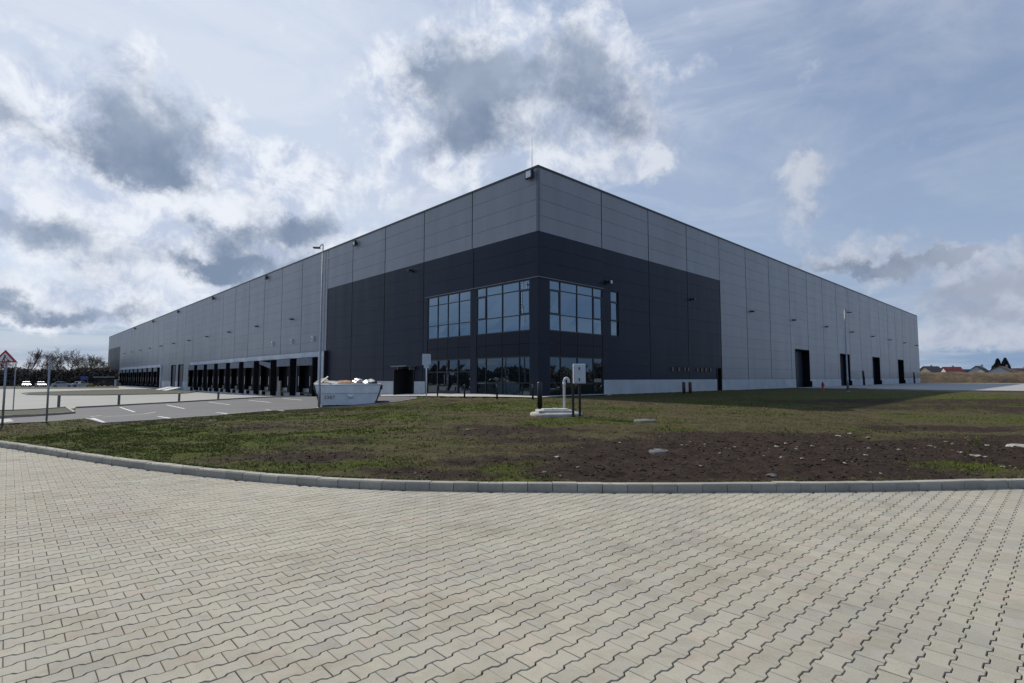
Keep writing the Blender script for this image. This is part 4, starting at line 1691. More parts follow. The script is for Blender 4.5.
# what lies in the skip
SKM = Matrix.Translation(loc) @ Matrix.Rotation(rz, 4, 'Z')
r = np.random.default_rng(14)
m = MB()
gx, gy = np.meshgrid(np.linspace(-ht + .1, ht - .1, 34), np.linspace(y0 + .08, y1 - .08, 14), indexing='ij')
gz = HS - .10 + .26 * (1 - (gy / (WD / 2)) ** 2) * (.5 + .5 * np.cos(gx / ht * PI * .9)) + r.normal(0, .05, gx.shape)
vs = [tuple(SKM @ Vector((a, b, c))) for a, b, c in zip(gx.ravel(), gy.ravel(), gz.ravel())]
fs = [(i * 14 + j, (i + 1) * 14 + j, (i + 1) * 14 + j + 1, i * 14 + j + 1) for i in range(33) for j in range(13)]
m.add(vs, fs)
mm, nt, b = new_mat('mixed rubbish')
vv = coords(nt)
vo = nd(nt, 'ShaderNodeTexVoronoi')
vo.inputs['Scale'].default_value = 3.2
nt.links.new(vv, vo.inputs['Vector'])
nt.links.new(ramp(nt, vo.outputs['Color'], [(.0, (.05, .04, .04)), (.35, (.32, .22, .15)), (.6, (.5, .47, .42)), (.8, (.26, .11, .08)), (1, (.6, .6, .6))]), b.inputs['Base Color'])
b.inputs['Roughness'].default_value = .9
M['rubbish'] = mm
tag(m.build('rubbish_heap', 'rubbish'), 'heap of mixed building rubbish filling the skip', 'rubbish', kind='stuff')


def litter(name, label, cat, mat, size, pos, eul, bend=0.0):
    m = MB()
    nx_ = 6
    lx, ly, lz = size
    vs, fs = [], []
    rr_ = np.random.default_rng(int(pos[0] * 100 + 500))
    for i in range(nx_ + 1):
        x = -lx / 2 + lx * i / nx_
        zc = bend * math.sin(i / nx_ * PI) + rr_.normal(0, abs(bend) * .25)
        for (yy, zz_) in ((-ly / 2, 0), (ly / 2, 0), (ly / 2, lz), (-ly / 2, lz)):
            vs.append((x, yy * (1 + rr_.normal(0, .05)), zz_ + zc))
        if i:
            o_ = 4 * i
            for k in range(4):
                fs.append((o_ - 4 + k, o_ - 4 + (k + 1) % 4, o_ + (k + 1) % 4, o_ + k))
    fs += [(3, 2, 1, 0), tuple(4 * nx_ + k for k in range(4))]
    m.add(vs, fs)
    o = m.build(name, mat)
    o.location = SKM @ Vector(pos)
    o.rotation_euler = Euler((eul[0], eul[1], eul[2] + rz))
    return tag(o, label, cat)


litter('plastic_sheet', 'crumpled pale sheet at the left end of the skip', 'sheet', 'foam', (.9, .7, .05), (-ht + .45, -.3, HS + .06), (.5, -.35, .3), .12)
litter('wooden_board', 'pale board sticking up at the left end of the skip', 'board', 'foam', (.75, .22, .05), (-ht + .55, -.5, HS + .26), (.2, -.75, .2))
litter('insulation_board', 'cream insulation board lying in the skip rubbish', 'board', 'foam', (1.0, .5, .10), (-.95, -.45, HS + .06), (.25, .08, .1))
litter('cardboard_box', 'flattened brown cardboard on top of the skip', 'cardboard', 'card', (.8, .5, .12), (-.25, -.5, HS + .07), (.3, -.05, -.1), .04)
litter('timber_plank', 'raw timber plank lying along the skip rubbish', 'plank', 'wood', (1.6, .14, .05), (.3, -.62, HS + .05), (.1, .04, .06))
litter('plastic_wrap', 'white plastic wrap bunched in the middle of the skip', 'plastic', 'plastic', (.55, .5, .14), (.62, -.3, HS + .14), (.2, -.3, .4), .10)
litter('foam_sheet', 'white foam sheet tilted up at the right of the skip', 'sheet', 'plastic', (.95, .5, .06), (1.25, -.4, HS + .12), (.35, -.28, .1), .05)
m = MB()
m.lathe([(.01, -.08), (.22, -.05), (.30, .1), (.26, .24), (.1, .34), (.04, .40), (.06, .44)], 12)
o = m.build('rubbish_bag', 'bag')
o.location = SKM @ Vector((1.62, -.2, HS - .02))
tag(o, 'dark rubbish bag near the right end of the skip', 'bag')


# ---- bollards
def bollard(px, py0, py1, label, d=None, rad=.055, mat='black', group='black bollards round the hall', name='bollard', top=True):
    p = G(px, py1) if d is None else at_depth(px, py1, d)
    h = at_depth(px, py0, p[1])[2] - p[2]
    m = MB()
    m.lathe([(rad, -.15), (rad, h - .03), (rad * .8, h - .004), (rad * .25, h)], 14)
    m.lathe([(rad * 1.5, -.1), (rad * 1.5, .015), (rad * 1.05, .02)], 14)
    if top:
        m.lathe([(rad * 1.05, h - .16), (rad * 1.08, h - .155), (rad * 1.08, h - .10), (rad * 1.05, h - .095)], 14, 1)
    o = m.build(name, [mat, 'lamp_grey'])
    o.location = p
    return tag(o, label, 'bollard', group)


bollard(437.5, 384.2, 396.6, 'black bollard by the entrance, next to the pale sign post')
bollard(464.5, 384.2, 398.2, 'black bollard in front of the double entrance doors')
bollard(497, 384.2, 399.4, 'black bollard before the wide shopfront left of the corner')
bollard(532.8, 384.6, 399.6, 'black bollard at the corner column, just left of the thick pipe')
bollard(539.8, 382, 408.5, 'thick black pipe post standing behind the concrete well ring', rad=.105, name='pipe_post', group=None, top=False)
for px, a, b, lb in ((58.5, 395, 407.6, 'dark post on the car park kerb nearest the small grass island'),
                     (118.7, 394, 405.0, 'dark post on the car park kerb, second from the left'),
                     (179.0, 393, 402.0, 'dark post on the car park kerb, third from the left'),
                     (218.2, 391.5, 400.0, 'dark post on the car park kerb in front of the docks')):
    bollard(px, a, b, lb, rad=.10, mat='lamp_grey', name='kerb_post', group='dark posts along the car park kerb', top=False)
for px, lb in ((684, 'dull red bollard by the right plinth, left one of the pair'), (690.3, 'dull red bollard by the right plinth, right one of the pair')):
    bollard(px, 382, 393.6, lb, rad=.12, mat='red_post', name='bollard', group='pair of dull red bollards at the plinth', top=False)
# concrete post in front of the docks
p = G(279, 396.8)
h = at_depth(279, 381, p[1])[2] - p[2]
m = MB()
m.cbox(-.17, .17, -.17, .17, -.1, h, .03)
m.cbox(-.21, .21, -.21, .21, -.12, .1, .02)
o = m.build('concrete_post', 'ring')
o.location = p
tag(o, 'squat beige concrete post in front of the loading docks', 'post')
# standpipes by the doors on the right
for i, (t, lb) in enumerate(((70.3, 'slanted black post by the second sectional door on the right'), (107.6, 'slanted black post by the last sectional door on the right'))):
    m = MB()
    m.tube([(0, 0, -.1), (0, 0, .9)], .16, 10)
    m.tube([(0, 0, .9), (-.25, 0, 2.0)], [.16, .12], 10)
    m.cbox(-.5, -.05, -.1, .1, 1.9, 2.2, .03)
    o = m.build('slanted_post', 'black')
    o.location = wr(t, .48, .8)
    o.rotation_euler = (0, 0, PI / 2 - AZ)
    tag(o, lb, 'post', 'slanted black posts by the doors')
# hydrant
p = G(823, 390.2)
m = MB()
m.lathe([(.13, -.1), (.13, .03), (.085, .05), (.085, .55), (.11, .57), (.11, .63), (.08, .70), (.03, .76), (.03, .80)], 12)
m.tube([(-.17, 0, .47), (.17, 0, .47)], .05, 8)
o = m.build('hydrant', 'red')
o.location = p
tag(o, 'small red hydrant in the dark grass by the apron', 'hydrant')

# ---- concrete well with its cover, vent pipe and cabinet
p = G(557.5, 416.6)
rr_ = 26.8 / 530 * p[1]
wc = np.array([p[0], p[1] + rr_ * .62, p[2]])
m = MB()
m.lathe([(rr_ - .02, -.12), (rr_, -.02), (rr_ * 1.0, .07), (rr_ - .03, .105), (rr_ * .84, .115), (rr_ * .80, .135), (.02, .14)], 40)
o = m.build('well_ring', 'ring')
o.location = wc
tag(o, 'round concrete well ring in the lawn before the glazed corner', 'well')
m = MB()
m.cbox(-.62, .62, -.42, .42, -.01, .065, .012)
m.cbox(-.42, .48, -.28, .30, .063, .105, .010)
m.tube([(-.1, -.2, .09), (-.1, -.2, .15), (.1, -.2, .15), (.1, -.2, .09)], .010, 6)
o = m.build('well_cover', 'cover')
o.location = wc + np.array([-.08, -.12, .142])
o.rotation_euler = (0, 0, .12)
tag(o, 'pale cover slab lying on the concrete well ring', 'cover')
d = wc[1] + .15
b0 = at_depth(564.3, 408, d)
hp = at_depth(565, 377.6, d)[2] - wc[2] - .125
pr_ = .047
arc = [(0, 0, hp - .14)] + [(.085 - .085 * math.cos(a), 0, hp - .14 + .12 * math.sin(a)) for a in np.linspace(.3, PI, 9)] + [(.174, 0, hp - .19)]
m = MB()
m.tube([(0, 0, 0)] + arc, pr_, 14)
m.lathe([(pr_ * 1.25, 0), (pr_ * 1.25, .09), (pr_, .1)], 14)
m.lathe([(pr_ * 1.18, hp - .30), (pr_ * 1.18, hp - .17)], 14)
o = m.build('vent_pipe', 'pvc')
o.location = (b0[0], d, wc[2] + .125)
tag(o, 'pale vent pipe with a hooked top on the well ring', 'pipe')
pl = G(573.2, 417.5)
d = pl[1]
cab = thing('control_cabinet', 'light grey control cabinet on two black legs by the well', 'cabinet', pl)
x1 = at_depth(580.3, 416, d)[0] - pl[0]
zt_ = at_depth(573, 364, d)[2] - pl[2]
zb_ = at_depth(573, 383.6, d)[2] - pl[2]
xl = at_depth(572.6, 375, d)[0] - pl[0]
xr = at_depth(584.6, 375, d)[0] - pl[0]
for xx, yy in ((0, 0), (x1, .12)):
    m = MB()
    m.cbox(xx - .04, xx + .04, yy - .04, yy + .04, -.15, zt_ - .1, .008)
    m.build('leg', 'black', cab)
m = MB()
m.cbox(xl, xr, -.27, -.045, zb_, zt_, .015)
bx_ = m.build('housing', 'cabinet', cab)
m = MB()
m.cbox(xl + .025, xr - .025, -.285, -.268, zb_ + .03, zt_ - .03, .006)
dr = m.build('door', 'cabinet', bx_)
m = MB()
for z_ in (zb_ + .14, zt_ - .16):
    m.cbox(xl + .17, xl + .22, -.305, -.284, z_ - .05, z_ + .05, .008)
m.build('lock', 'lamp_grey', bx_)
# manhole slabs
for px, py, lb, k, mt in ((645, 422.4, 'raised round grey manhole slab in the grass behind the soil', 1.0, 'manhole'), (658, 451.5, 'flat round grey manhole slab sunk in the dark soil', 1.0, 'manhole'),
                          (1022, 446.5, 'light manhole slab at the right edge of the soil', 1.1, 'ring')):
    p = G(px, py)
    R_ = 17 / 530 * p[1] / 2 * 1.3 * k
    m = MB()
    m.lathe([(R_ + .02, -.1), (R_, .05), (R_ - .03, .085), (R_ * .78, .09), (R_ * .765, .078), (R_ * .75, .09), (.02, .095)], 32)
    for s_ in (-1, 1):
        m.cbox(s_ * R_ * .4 - .05, s_ * R_ * .4 + .05, -.02, .02, .088, .10, .004)
    o = m.build('manhole_slab', mt)
    o.location = (p[0], p[1], p[2] + (.0 if py < 430 else -.055))
    tag(o, lb, 'manhole', 'manhole slabs in the lawn')

# ---- signs
p = G(426.2, 400.0)
d = p[1]
sg = thing('parking_sign', 'back of a pale sign with two plates near the entrance', 'sign', p, 0)
f_ = lambda px, py: at_depth(px, py, d) - p
m = MB()
m.tube([(0, 0, -.2), tuple(f_(425.4, 354.2) * np.array([0, 1, 1]))], .038, 10)
m.build('post', 'sign_white', sg)
za, zb, zc = f_(426, 354)[2], f_(426, 364.9)[2], f_(426, 368.2)[2]
hw = 8.6 / 530 * d / 2
m = MB()
m.cbox(-hw, hw, -.06, -.044, zb, za, .006)
m.build('plate', 'sign_back', sg)
m = MB()
m.cbox(-hw * .62, hw * .62, -.06, -.044, zc, zb - .01, .006)
m.build('lower_plate', 'sign_back', sg)

p = G(2.2, 426)
d = p[1]
sg = thing('warning_sign', 'red bordered triangular warning sign on a steel post', 'sign', p, .25)
zt_ = at_depth(3, 350, d)[2] - p[2]
zb_ = at_depth(3, 362.6, d)[2] - p[2]
hw = 10.7 / 530 * d
zz0 = zt_ - hw * 1.15 if False else zb_
m = MB()
m.tube([(0, 0, -.25), (0, 0, zb_ + .25)], .032, 10)
m.build('post', 'galv', sg)


def tri(w, zlo, zhi, c=.0):
    return [(-w, zlo), (w, zlo), (0, zhi)]


m = MB()
m.prism(tri(hw, zb_, zt_), (1, 0, 0), (0, 0, 1), (0, 1, 0), -.075, -.055)
pt = m.build('plate', 'red', sg)
k = .66
zc = zb_ + (zt_ - zb_) / 3
m = MB()
m.prism(tri(hw * k, zc + (zb_ - zc) * k, zc + (zt_ - zc) * k), (1, 0, 0), (0, 0, 1), (0, 1, 0), -.079, -.074)
wp = m.build('white_field', 'sign_white', pt)
m = MB()
u_ = hw * .1
# worker with a shovel beside a heap
m.lathe([(.001, -u_ * .8), (u_ * .75, 0), (.001, u_ * .8)], 10, 0, (-u_ * .1, -.082, zc + u_ * 2.6))
for A, B_, w in (((0, 1.9), (-1.0, -.3), .75), ((-1.0, -.2), (-2.0, -2.6), .5), ((-.9, -.2), (.2, -2.6), .5), ((0, 1.5), (1.2, .3), .42), ((1.2, .4), (2.3, -2.0), .25)):
    a_ = np.array(A) * u_
    b_ = np.array(B_) * u_
    dvv = (b_ - a_) / np.linalg.norm(b_ - a_)
    nn = np.array([-dvv[1], dvv[0]]) * w * u_ / 1.6
    m.prism([tuple(a_ + nn), tuple(b_ + nn), tuple(b_ - nn), tuple(a_ - nn)], (1, 0, 0), (0, 0, 1), (0, 1, 0), -.086, -.080, origin=(0, 0, zc))
m.prism([(1.4 * u_, -2.6 * u_), (4.0 * u_, -2.6 * u_), (2.9 * u_, -1.1 * u_)], (1, 0, 0), (0, 0, 1), (0, 1, 0), -.086, -.080, origin=(0, 0, zc))
m.build('pictogram', 'black', pt)


def bare_post(px, py0, py1, label, name='steel_post'):
    p = G(px, py1)
    h = at_depth(px, py0, p[1])[2] - p[2]
    m = MB()
    m.tube([(0, 0, -.2), (0, 0, h)], .033, 10)
    m.lathe([(.04, h), (.04, h + .02), (.01, h + .03)], 10)
    m.lathe([(.09, -.1), (.09, .02), (.04, .03)], 10)
    o = m.build(name, 'galv')
    o.location = p
    return tag(o, label, 'post', 'bare steel posts at the left edge')


bare_post(13, 364, 411.0, 'bare steel post just behind the triangular warning sign')
bare_post(46.4, 356, 421.8, 'tall bare steel post in front of the small grass island')

# ---- cars, far left
def make_car(name, label, mat, loc, rz, scale=1.0, first=None):
    t = thing(name, label, 'car', loc, rz, 'cars parked before the far hedge')
    Lh, Wh = 2.15, .86
    low = [(-Lh, .35), (-Lh + .02, .62), (-Lh + .12, .86), (-1.75, .94), (-.95, .97), (.85, .97), (1.75, .84), (Lh - .05, .70), (Lh, .52), (Lh - .02, .30), (1.7, .22), (-1.7, .22)]
    m = MB()
    secs = []
    for y, k in ((-Wh, .94), (-Wh * .93, 1.0), (Wh * .93, 1.0), (Wh, .94)):
        secs.append([(x * k, y, .55 + (z_ - .55) * (k if abs(y) == Wh else 1)) for x, z_ in low])
    n_ = len(low)
    vs = [p for s_ in secs for p in s_]
    fs = [tuple(range(n_)), tuple(range(3 * n_, 4 * n_))[::-1]]
    for s_ in range(3):
        for i in range(n_):
            fs.append((s_ * n_ + i, s_ * n_ + (i + 1) % n_, (s_ + 1) * n_ + (i + 1) % n_, (s_ + 1) * n_ + i))
    m.add(vs, fs, 0, smooth=False)
    roof = [(-1.75, .94), (-1.25, 1.36), (-.85, 1.45), (.15, 1.46), (.45, 1.38), (1.05, .96)]
    vs = [(x, -Wh * (.92 if z_ < 1 else .74), z_) for x, z_ in roof] + [(x, Wh * (.92 if z_ < 1 else .74), z_) for x, z_ in roof]
    fs = [tuple(range(6)), tuple(range(6, 12))[::-1]] + [(i, i + 1, i + 7, i + 6) for i in range(5)]
    m.add(vs, fs)
    m.build('body', mat, t)
    for s_ in (-1, 1):
        m = MB()
        q4 = [(-1.45, .98), (-1.15, 1.34), (-.35, 1.40), (-.35, .99), (-.28, .99), (-.28, 1.40), (.38, 1.35), (.92, 1.0)]
        yy = lambda z_: s_ * (Wh * (.92 - .18 * (z_ - .96) / .45) + .012)
        for quad in (q4[:4], q4[4:]):
            m.add([(x, yy(z_), z_) for x, z_ in quad], [(0, 1, 2, 3)])
        m.build('side_window', 'carglass', t)
    m = MB()
    m.add([(.52, -.60, 1.36), (1.0, -.72, 1.0), (1.0, .72, 1.0), (.52, .60, 1.36)], [(0, 1, 2, 3)])
    for v_ in range(4):
        x, y, z_ = m.v[v_]
        m.v[v_] = (x + .015, y, z_ + .012)
    m.build('windscreen', 'carglass', t)
    m = MB()
    m.add([(-1.30, -.60, 1.33), (-1.72, -.72, .98), (-1.72, .72, .98), (-1.30, .60, 1.33)], [(0, 1, 2, 3)])
    for v_ in range(4):
        x, y, z_ = m.v[v_]
        m.v[v_] = (x - .015, y, z_ + .012)
    m.build('rear_window', 'carglass', t)
    for x in (-1.3, 1.32):
        for s_ in (-1, 1):
            m = MB()
            m.tube([(x, s_ * .70, .31), (x, s_ * .875, .31)], .31, 16)
            wv = m.build('wheel', 'tyre', t)
            m = MB()
            m.tube([(x, s_ * .87, .31), (x, s_ * .885, .31)], .19, 12)
            m.build('rim', 'galv', wv)
    for s_ in (-1, 1):
        m = MB()
        m.cbox(Lh - .10, Lh + .005, s_ * .62 - .14, s_ * .62 + .14, .60, .72, .02)
        m.build('headlight', 'lamp_white', t)
    return t


for px, rz_, mt, lb in ((26, -.78, 'carwhite', 'white car facing us, leftmost before the far hedge'), (40.5, -.70, 'carwhite', 'white car facing us, right beside another white car'),
                        (62, .72, 'carsilver', 'silver car seen side on, nearest the bare posts'), (70, .80, 'carwhite', 'pale car parked at the end of the row, beside the silver car')):
    p = sight(px, 387.3, YARD)
    p = (p[0], p[1], YARD - .02)
    if px == 70:
        p = (p[0] + 0, p[1] + 3.5, p[2])
    make_car('car', lb, mt, p, rz_)

# shelter, bins, boards by the far end of the hall
p = sight(104, 386.6, YARD)
sh = thing('bus_shelter', 'open shelter with a pale flat roof beside the hall far end', 'shelter', (p[0], p[1], YARD), .5)
m = MB()
m.cbox(-2.2, 2.2, -1.0, 1.0, 2.45, 2.65, .03)
m.build('roof', 'cover', sh)
for x in (-2, 2):
    for y in (-.85, .85):
        m = MB()
        m.cbox(x - .06, x + .06, y - .06, y + .06, -.1, 2.45, .01)
        m.build('leg', 'black', sh)
m = MB()
m.cbox(-2.0, 2.0, .83, .87, .3, 2.2, .01)
m.build('back_panel', 'carglass', sh)
p = sight(91, 387, YARD)
m = MB()
m.cbox(-.5, .5, -.4, .4, .05, .6, .06)
m.prism([(-.5, .6), (.5, .6), (.35, .85), (-.35, .85)], (1, 0, 0), (0, 0, 1), (0, 1, 0), -.42, .42)
o = m.build('grit_bin', 'yellow')
o.location = (p[0], p[1], YARD)
tag(o, 'small yellow grit bin in front of the far hedge', 'bin')
p = sight(84, 387, YARD)
bd = thing('notice_board', 'dark blue notice board on two posts before the hedge', 'board', (p[0], p[1], YARD))
m = MB()
m.cbox(-1.0, 1.0, -.04, .04, 1.9, 2.7, .02)
m.build('panel', 'blue', bd)
for x in (-.8, .8):
    m = MB()
    m.tube([(x, .06, -.1), (x, .06, 2.6)], .04, 8)
    m.build('post', 'galv', bd)
p = sight(82.5, 387.5, YARD)
ws = thing('white_sign', 'small white sign below the blue notice board', 'sign', (p[0], p[1] - 1, YARD))
m = MB()
m.cbox(-.35, .35, -.02, .02, .9, 1.5, .01)
m.build('plate', 'sign_white', ws)
m = MB()
m.tube([(0, .04, -.1), (0, .04, 1.4)], .04, 8)
m.build('post', 'galv', ws)
p = sight(114.5, 386.2, YARD)
m = MB()
m.cbox(-.9, .9, -.6, .6, 0, 1.7, .06)
m.cbox(-.95, .95, -.65, .65, 1.7, 1.82, .03)
o = m.build('meter_kiosk', 'white_concrete')
o.location = (p[0], p[1], YARD)
tag(o, 'low pale kiosk at the foot of the hall far corner', 'kiosk')


# ================================================================== TREES
def bare_tree(loc, h, seed, label, twig='twig', spread=.5, levels=6, trunk_k=.28, group='bare trees behind the far hedge'):
    r = random.Random(seed)
    t = thing('bare_tree', label, 'tree', loc, r.random() * 6, group)
    tm, cm_ = MB(), MB()

    def grow(p, d, ln, rad, lv):
        mb = tm if lv == 0 else cm_
        pts = [p]
        dd = d.copy()
        n_ = 3
        for _ in range(n_):
            dd = (dd + Vector((r.uniform(-1, 1), r.uniform(-1, 1), r.uniform(-.2, .6))) * .16).normalized()
            pts.append(pts[-1] + dd * ln / n_)
        mb.tube(pts, [rad, rad * .88, rad * .76, rad * .62], 6 if lv < 2 else 3, 0, cap=False)
        if lv >= levels:
            return
        for i in range(r.choice((3, 4)) if lv < levels - 2 else 3):
            f_ = r.uniform(.35, 1.0) if i else 1.0
            k_ = min(2, int(f_ * 3))
            q_ = pts[k_].lerp(pts[k_ + 1], f_ * 3 - k_) if f_ < 1 else pts[-1]
            a = r.uniform(0, 2 * PI)
            e1 = dd.orthogonal().normalized()
            e2 = dd.cross(e1)
            nd_ = (dd + (e1 * math.cos(a) + e2 * math.sin(a)) * r.uniform(.35, 1.0) * spread * 1.7 + Vector((0, 0, .12))).normalized()
            grow(q_, nd_, ln * r.uniform(.55, .80), max(rad * r.uniform(.42, .6), .016), lv + 1)
    grow(Vector((0, 0, -.2)), Vector((r.uniform(-.06, .06), r.uniform(-.06, .06), 1)).normalized(), h * trunk_k, h * .018, 0)
    tm.build('trunk', 'bark', t)
    cm_.build('crown', twig, t)
    # scale to the wanted height
    mz = max(v[2] for v in cm_.v)
    s_ = h / mz
    t.scale = (s_, s_, s_)
    return t


tree_px = [(-22, 352, 'twig', .5, 165), (6, 356, 'twig', .55, 175), (30, 347, 'twig', .28, 160), (45, 352, 'twig', .35, 170), (63, 347, 'twig', .6, 158), (75, 349, 'twig', .55, 166), (89, 354, 'budtwig', .6, 160), (99, 353, 'budtwig', .62, 158), (106, 357, 'budtwig', .6, 170)]
lbs = ['bare tree at the left edge of the hedge', 'bare round tree just right of the warning sign', 'tall narrow bare tree between the warning sign and the bare steel post', 'slim bare tree behind the tall bare steel post', 'wide bare tree with forking limbs over the silver car',
       'bare tree with a reddish crown behind the wide forked one', 'olive tinted bushy tree behind the notice board', 'olive tinted tree above the shelter', 'olive tinted tree touching the hall far corner']
for i, ((px, py, tw, sp, d), lb) in enumerate(zip(tree_px, lbs)):
    q_ = at_depth(px, py, d)
    bare_tree((q_[0], q_[1], YARD), q_[2] - YARD, 100 + i, lb, tw, sp)


def leaf_mass(name, pts_fn, n, size, mat, seed, parent=None, tints=(.5, 1.5)):
    r = np.random.default_rng(seed)
    P = pts_fn(r, n)
    a = r.normal(size=(n, 3))
    a /= np.linalg.norm(a, axis=1)[:, None]
    b = np.cross(a, r.normal(size=(n, 3)))
    b /= np.linalg.norm(b, axis=1)[:, None]
    s_ = size * (.5 + r.random(n))[:, None]
    VS = np.stack([P - a * s_, P + b * s_ * .45, P + a * s_, P - b * s_ * .45], 1).reshape(-1, 3)
    tn = (tints[0] + (tints[1] - tints[0]) * r.random(n))[:, None] * np.ones((1, 3))
    return np_mesh(name, VS, np.arange(n * 4), np.full(n, 4), mat, tint=tn, parent=parent)


def hedge_fn(x0, y0, x1, y1, hmax, dep, seed):
    def fn(r, n):
        t = r.random(n)
        hh = hmax * (.55 + .75 * fbm(t * 34, t * 0 + seed, 1.0, seed, 4))
        return np.stack([x0 + (x1 - x0) * t + r.normal(0, .5, n), y0 + (y1 - y0) * t + r.uniform(-dep, dep, n), YARD + hh * r.random(n) ** .7], 1)
    return fn


e0, e1 = at_depth(-120, 380, 152), at_depth(112, 380, 152)
o = leaf_mass('far_hedge', hedge_fn(e0[0], e0[1], e1[0], e1[1], 4.6, 2.5, 3), 26000, .42, 'hedge', 3)
tag(o, 'dark scrubby hedge along the far left boundary', 'hedge', kind='stuff')

# a belt of far woods round the rest of the horizon (seen in the office glass)
def belt(r, n):
    a = r.uniform(math.radians(150), math.radians(392), n)
    R_ = 95 + 45 * fbm(a * 2.2, a * 0, 1, 2, 3) + r.uniform(0, 14, n)
    hh = 2.2 + 5.0 * fbm(a * 14, a * 0 + 3, 1, 9, 5) ** 1.5
    return np.stack([R_ * np.cos(a), R_ * np.sin(a), -.4 + hh * r.random(n) ** .8], 1)


o = leaf_mass('far_woods', belt, 60000, .8, 'hedge', 9)
tag(o, 'far belt of scrub and woods round the horizon', 'woods', kind='stuff')


# conifers on the right
def conifer(loc, h, seed, label):
    t = thing('conifer', label, 'tree', loc, 0, 'dark conifers behind the houses')
    m = MB()
    m.tube([(0, 0, -.3), (0, 0, h * .9)], [h * .02, .04], 8)
    m.build('trunk', 'bark', t)

    def fn(r, n):
        z_ = r.random(n) ** 1.2
        rad_ = (1 - z_) ** .8 * h * .30 * (.75 + .5 * fbm(z_ * 9, r.random(n) * 3, 1, seed, 3)) * np.sqrt(r.random(n)) + .1
        a = r.random(n) * 2 * PI
        return np.stack([rad_ * np.cos(a), rad_ * np.sin(a), h * (.08 + .92 * z_)], 1)
    leaf_mass('crown', fn, 5000, .55, 'conifer', seed, parent=t)
    return t


for px, py, lb, sd_ in ((997.5, 359.0, 'dark conifer behind the roofs, left of the pair', 1), (1005, 358.3, 'tall dark conifer behind the roofs, right of the pair', 2), (993.5, 366, 'low dark conifer at the foot of the taller pair', 3)):
    q_ = at_depth(px, py, 318 + sd_ * 2)
    conifer((q_[0], q_[1], 1.0), q_[2] - 1.0, sd_, lb)


# ---- houses beyond the bank
def house(label, px0, px1, pytop, pyeave, d, rz_, roof_m, wall_m, gable_front=False, chimney=True):
    a, b = at_depth(px0, pyeave, d), at_depth(px1, pyeave, d)
    top = at_depth(px0, pytop, d)[2]
    w = (b[0] - a[0])
    base = .8
    t = thing('house', label, 'house', ((a[0] + b[0]) / 2, d, base), rz_, 'houses beyond the earth bank')
    he, hr = a[2] - base, top - base
    dep = w * .8
    hx, hy = w / 2, dep / 2
    m = MB()
    if gable_front:
        vs = [(-hx, -hy, 0), (hx, -hy, 0), (hx, -hy, he), (0, -hy, hr - .1), (-hx, -hy, he), (-hx, hy, 0), (hx, hy, 0), (hx, hy, he), (0, hy, hr - .1), (-hx, hy, he)]
        fs = [(0, 1, 2, 3, 4), (9, 8, 7, 6, 5), (0, 4, 9, 5), (1, 6, 7, 2)]
    else:
        vs = [(-hx, -hy, 0), (hx, -hy, 0), (hx, -hy, he), (-hx, -hy, he), (-hx, hy, 0), (hx, hy, 0), (hx, hy, he), (-hx, hy, he), (-hx, 0, hr - .1), (hx, 0, hr - .1)]
        fs = [(0, 1, 2, 3), (5, 4, 7, 6), (4, 0, 3, 8, 7), (1, 5, 6, 9, 2)]
    m.add(vs, fs)
    m.build('wall', wall_m, t)
    m = MB()
    ov, th_ = .5, .25
    if gable_front:
        sl = (hr - he) / hx
        for s_ in (-1, 1):
            P4 = [(0, -hy - ov, hr), (s_ * (hx + ov), -hy - ov, he - ov * sl), (s_ * (hx + ov), hy + ov, he - ov * sl), (0, hy + ov, hr)]
            m.hexa([(x, y, z_) for x, y, z_ in P4] + [(x, y, z_ + th_) for x, y, z_ in P4])
    else:
        sl = (hr - he) / hy
        for s_ in (-1, 1):
            P4 = [(-hx - ov, 0, hr), (hx + ov, 0, hr), (hx + ov, s_ * (hy + ov), he - ov * sl), (-hx - ov, s_ * (hy + ov), he - ov * sl)]
            m.hexa([(x, y, z_) for x, y, z_ in P4] + [(x, y, z_ + th_) for x, y, z_ in P4])
    rf = m.build('roof', roof_m, t)
    if chimney:
        m = MB()
        m.cbox(hx * .3 - .4, hx * .3 + .4, .6, 1.4, he, hr + 1.0, .04)
        m.build('chimney', 'render_tan', rf)
    for x in (-hx * .5, hx * .5):
        m = MB()
        m.cbox(x - .6, x + .6, -hy - .06, -hy + .05, he - 2.0, he - .7, .02)
        m.build('window', 'carglass', t)
    return t


house('house with a dark roof next to the hall right end', 922, 940, 366.6, 372.0, 330, .25, 'tile_dark', 'render_tan')
house('house with a bright red roof beyond the bank', 944, 959.5, 367.2, 373.0, 320, -.1, 'brick_red', 'render_white')
house('low dark roofed house between the red roof and the white gable', 961.5, 973, 369.6, 373.5, 340, .2, 'tile_dark', 'render_white', chimney=False)
house('white gabled house with a dark roof beyond the bank', 971.5, 986, 366.2, 372.0, 312, -1.05, 'tile_dark', 'render_white', True)
house('wide house with a faded brown roof in front of the conifers', 990, 1014, 366.6, 373.6, 305, -.95, 'tile_brown', 'render_white', True)
house('house with a faded brown roof at the right edge of the picture', 1013, 1032, 368.6, 373.5, 318, -.1, 'tile_brown', 'render_tan')
house('pale roofed house far behind the left hedge', 50, 62, 366.2, 370.0, 260, .1, 'cover', 'render_white', chimney=False)

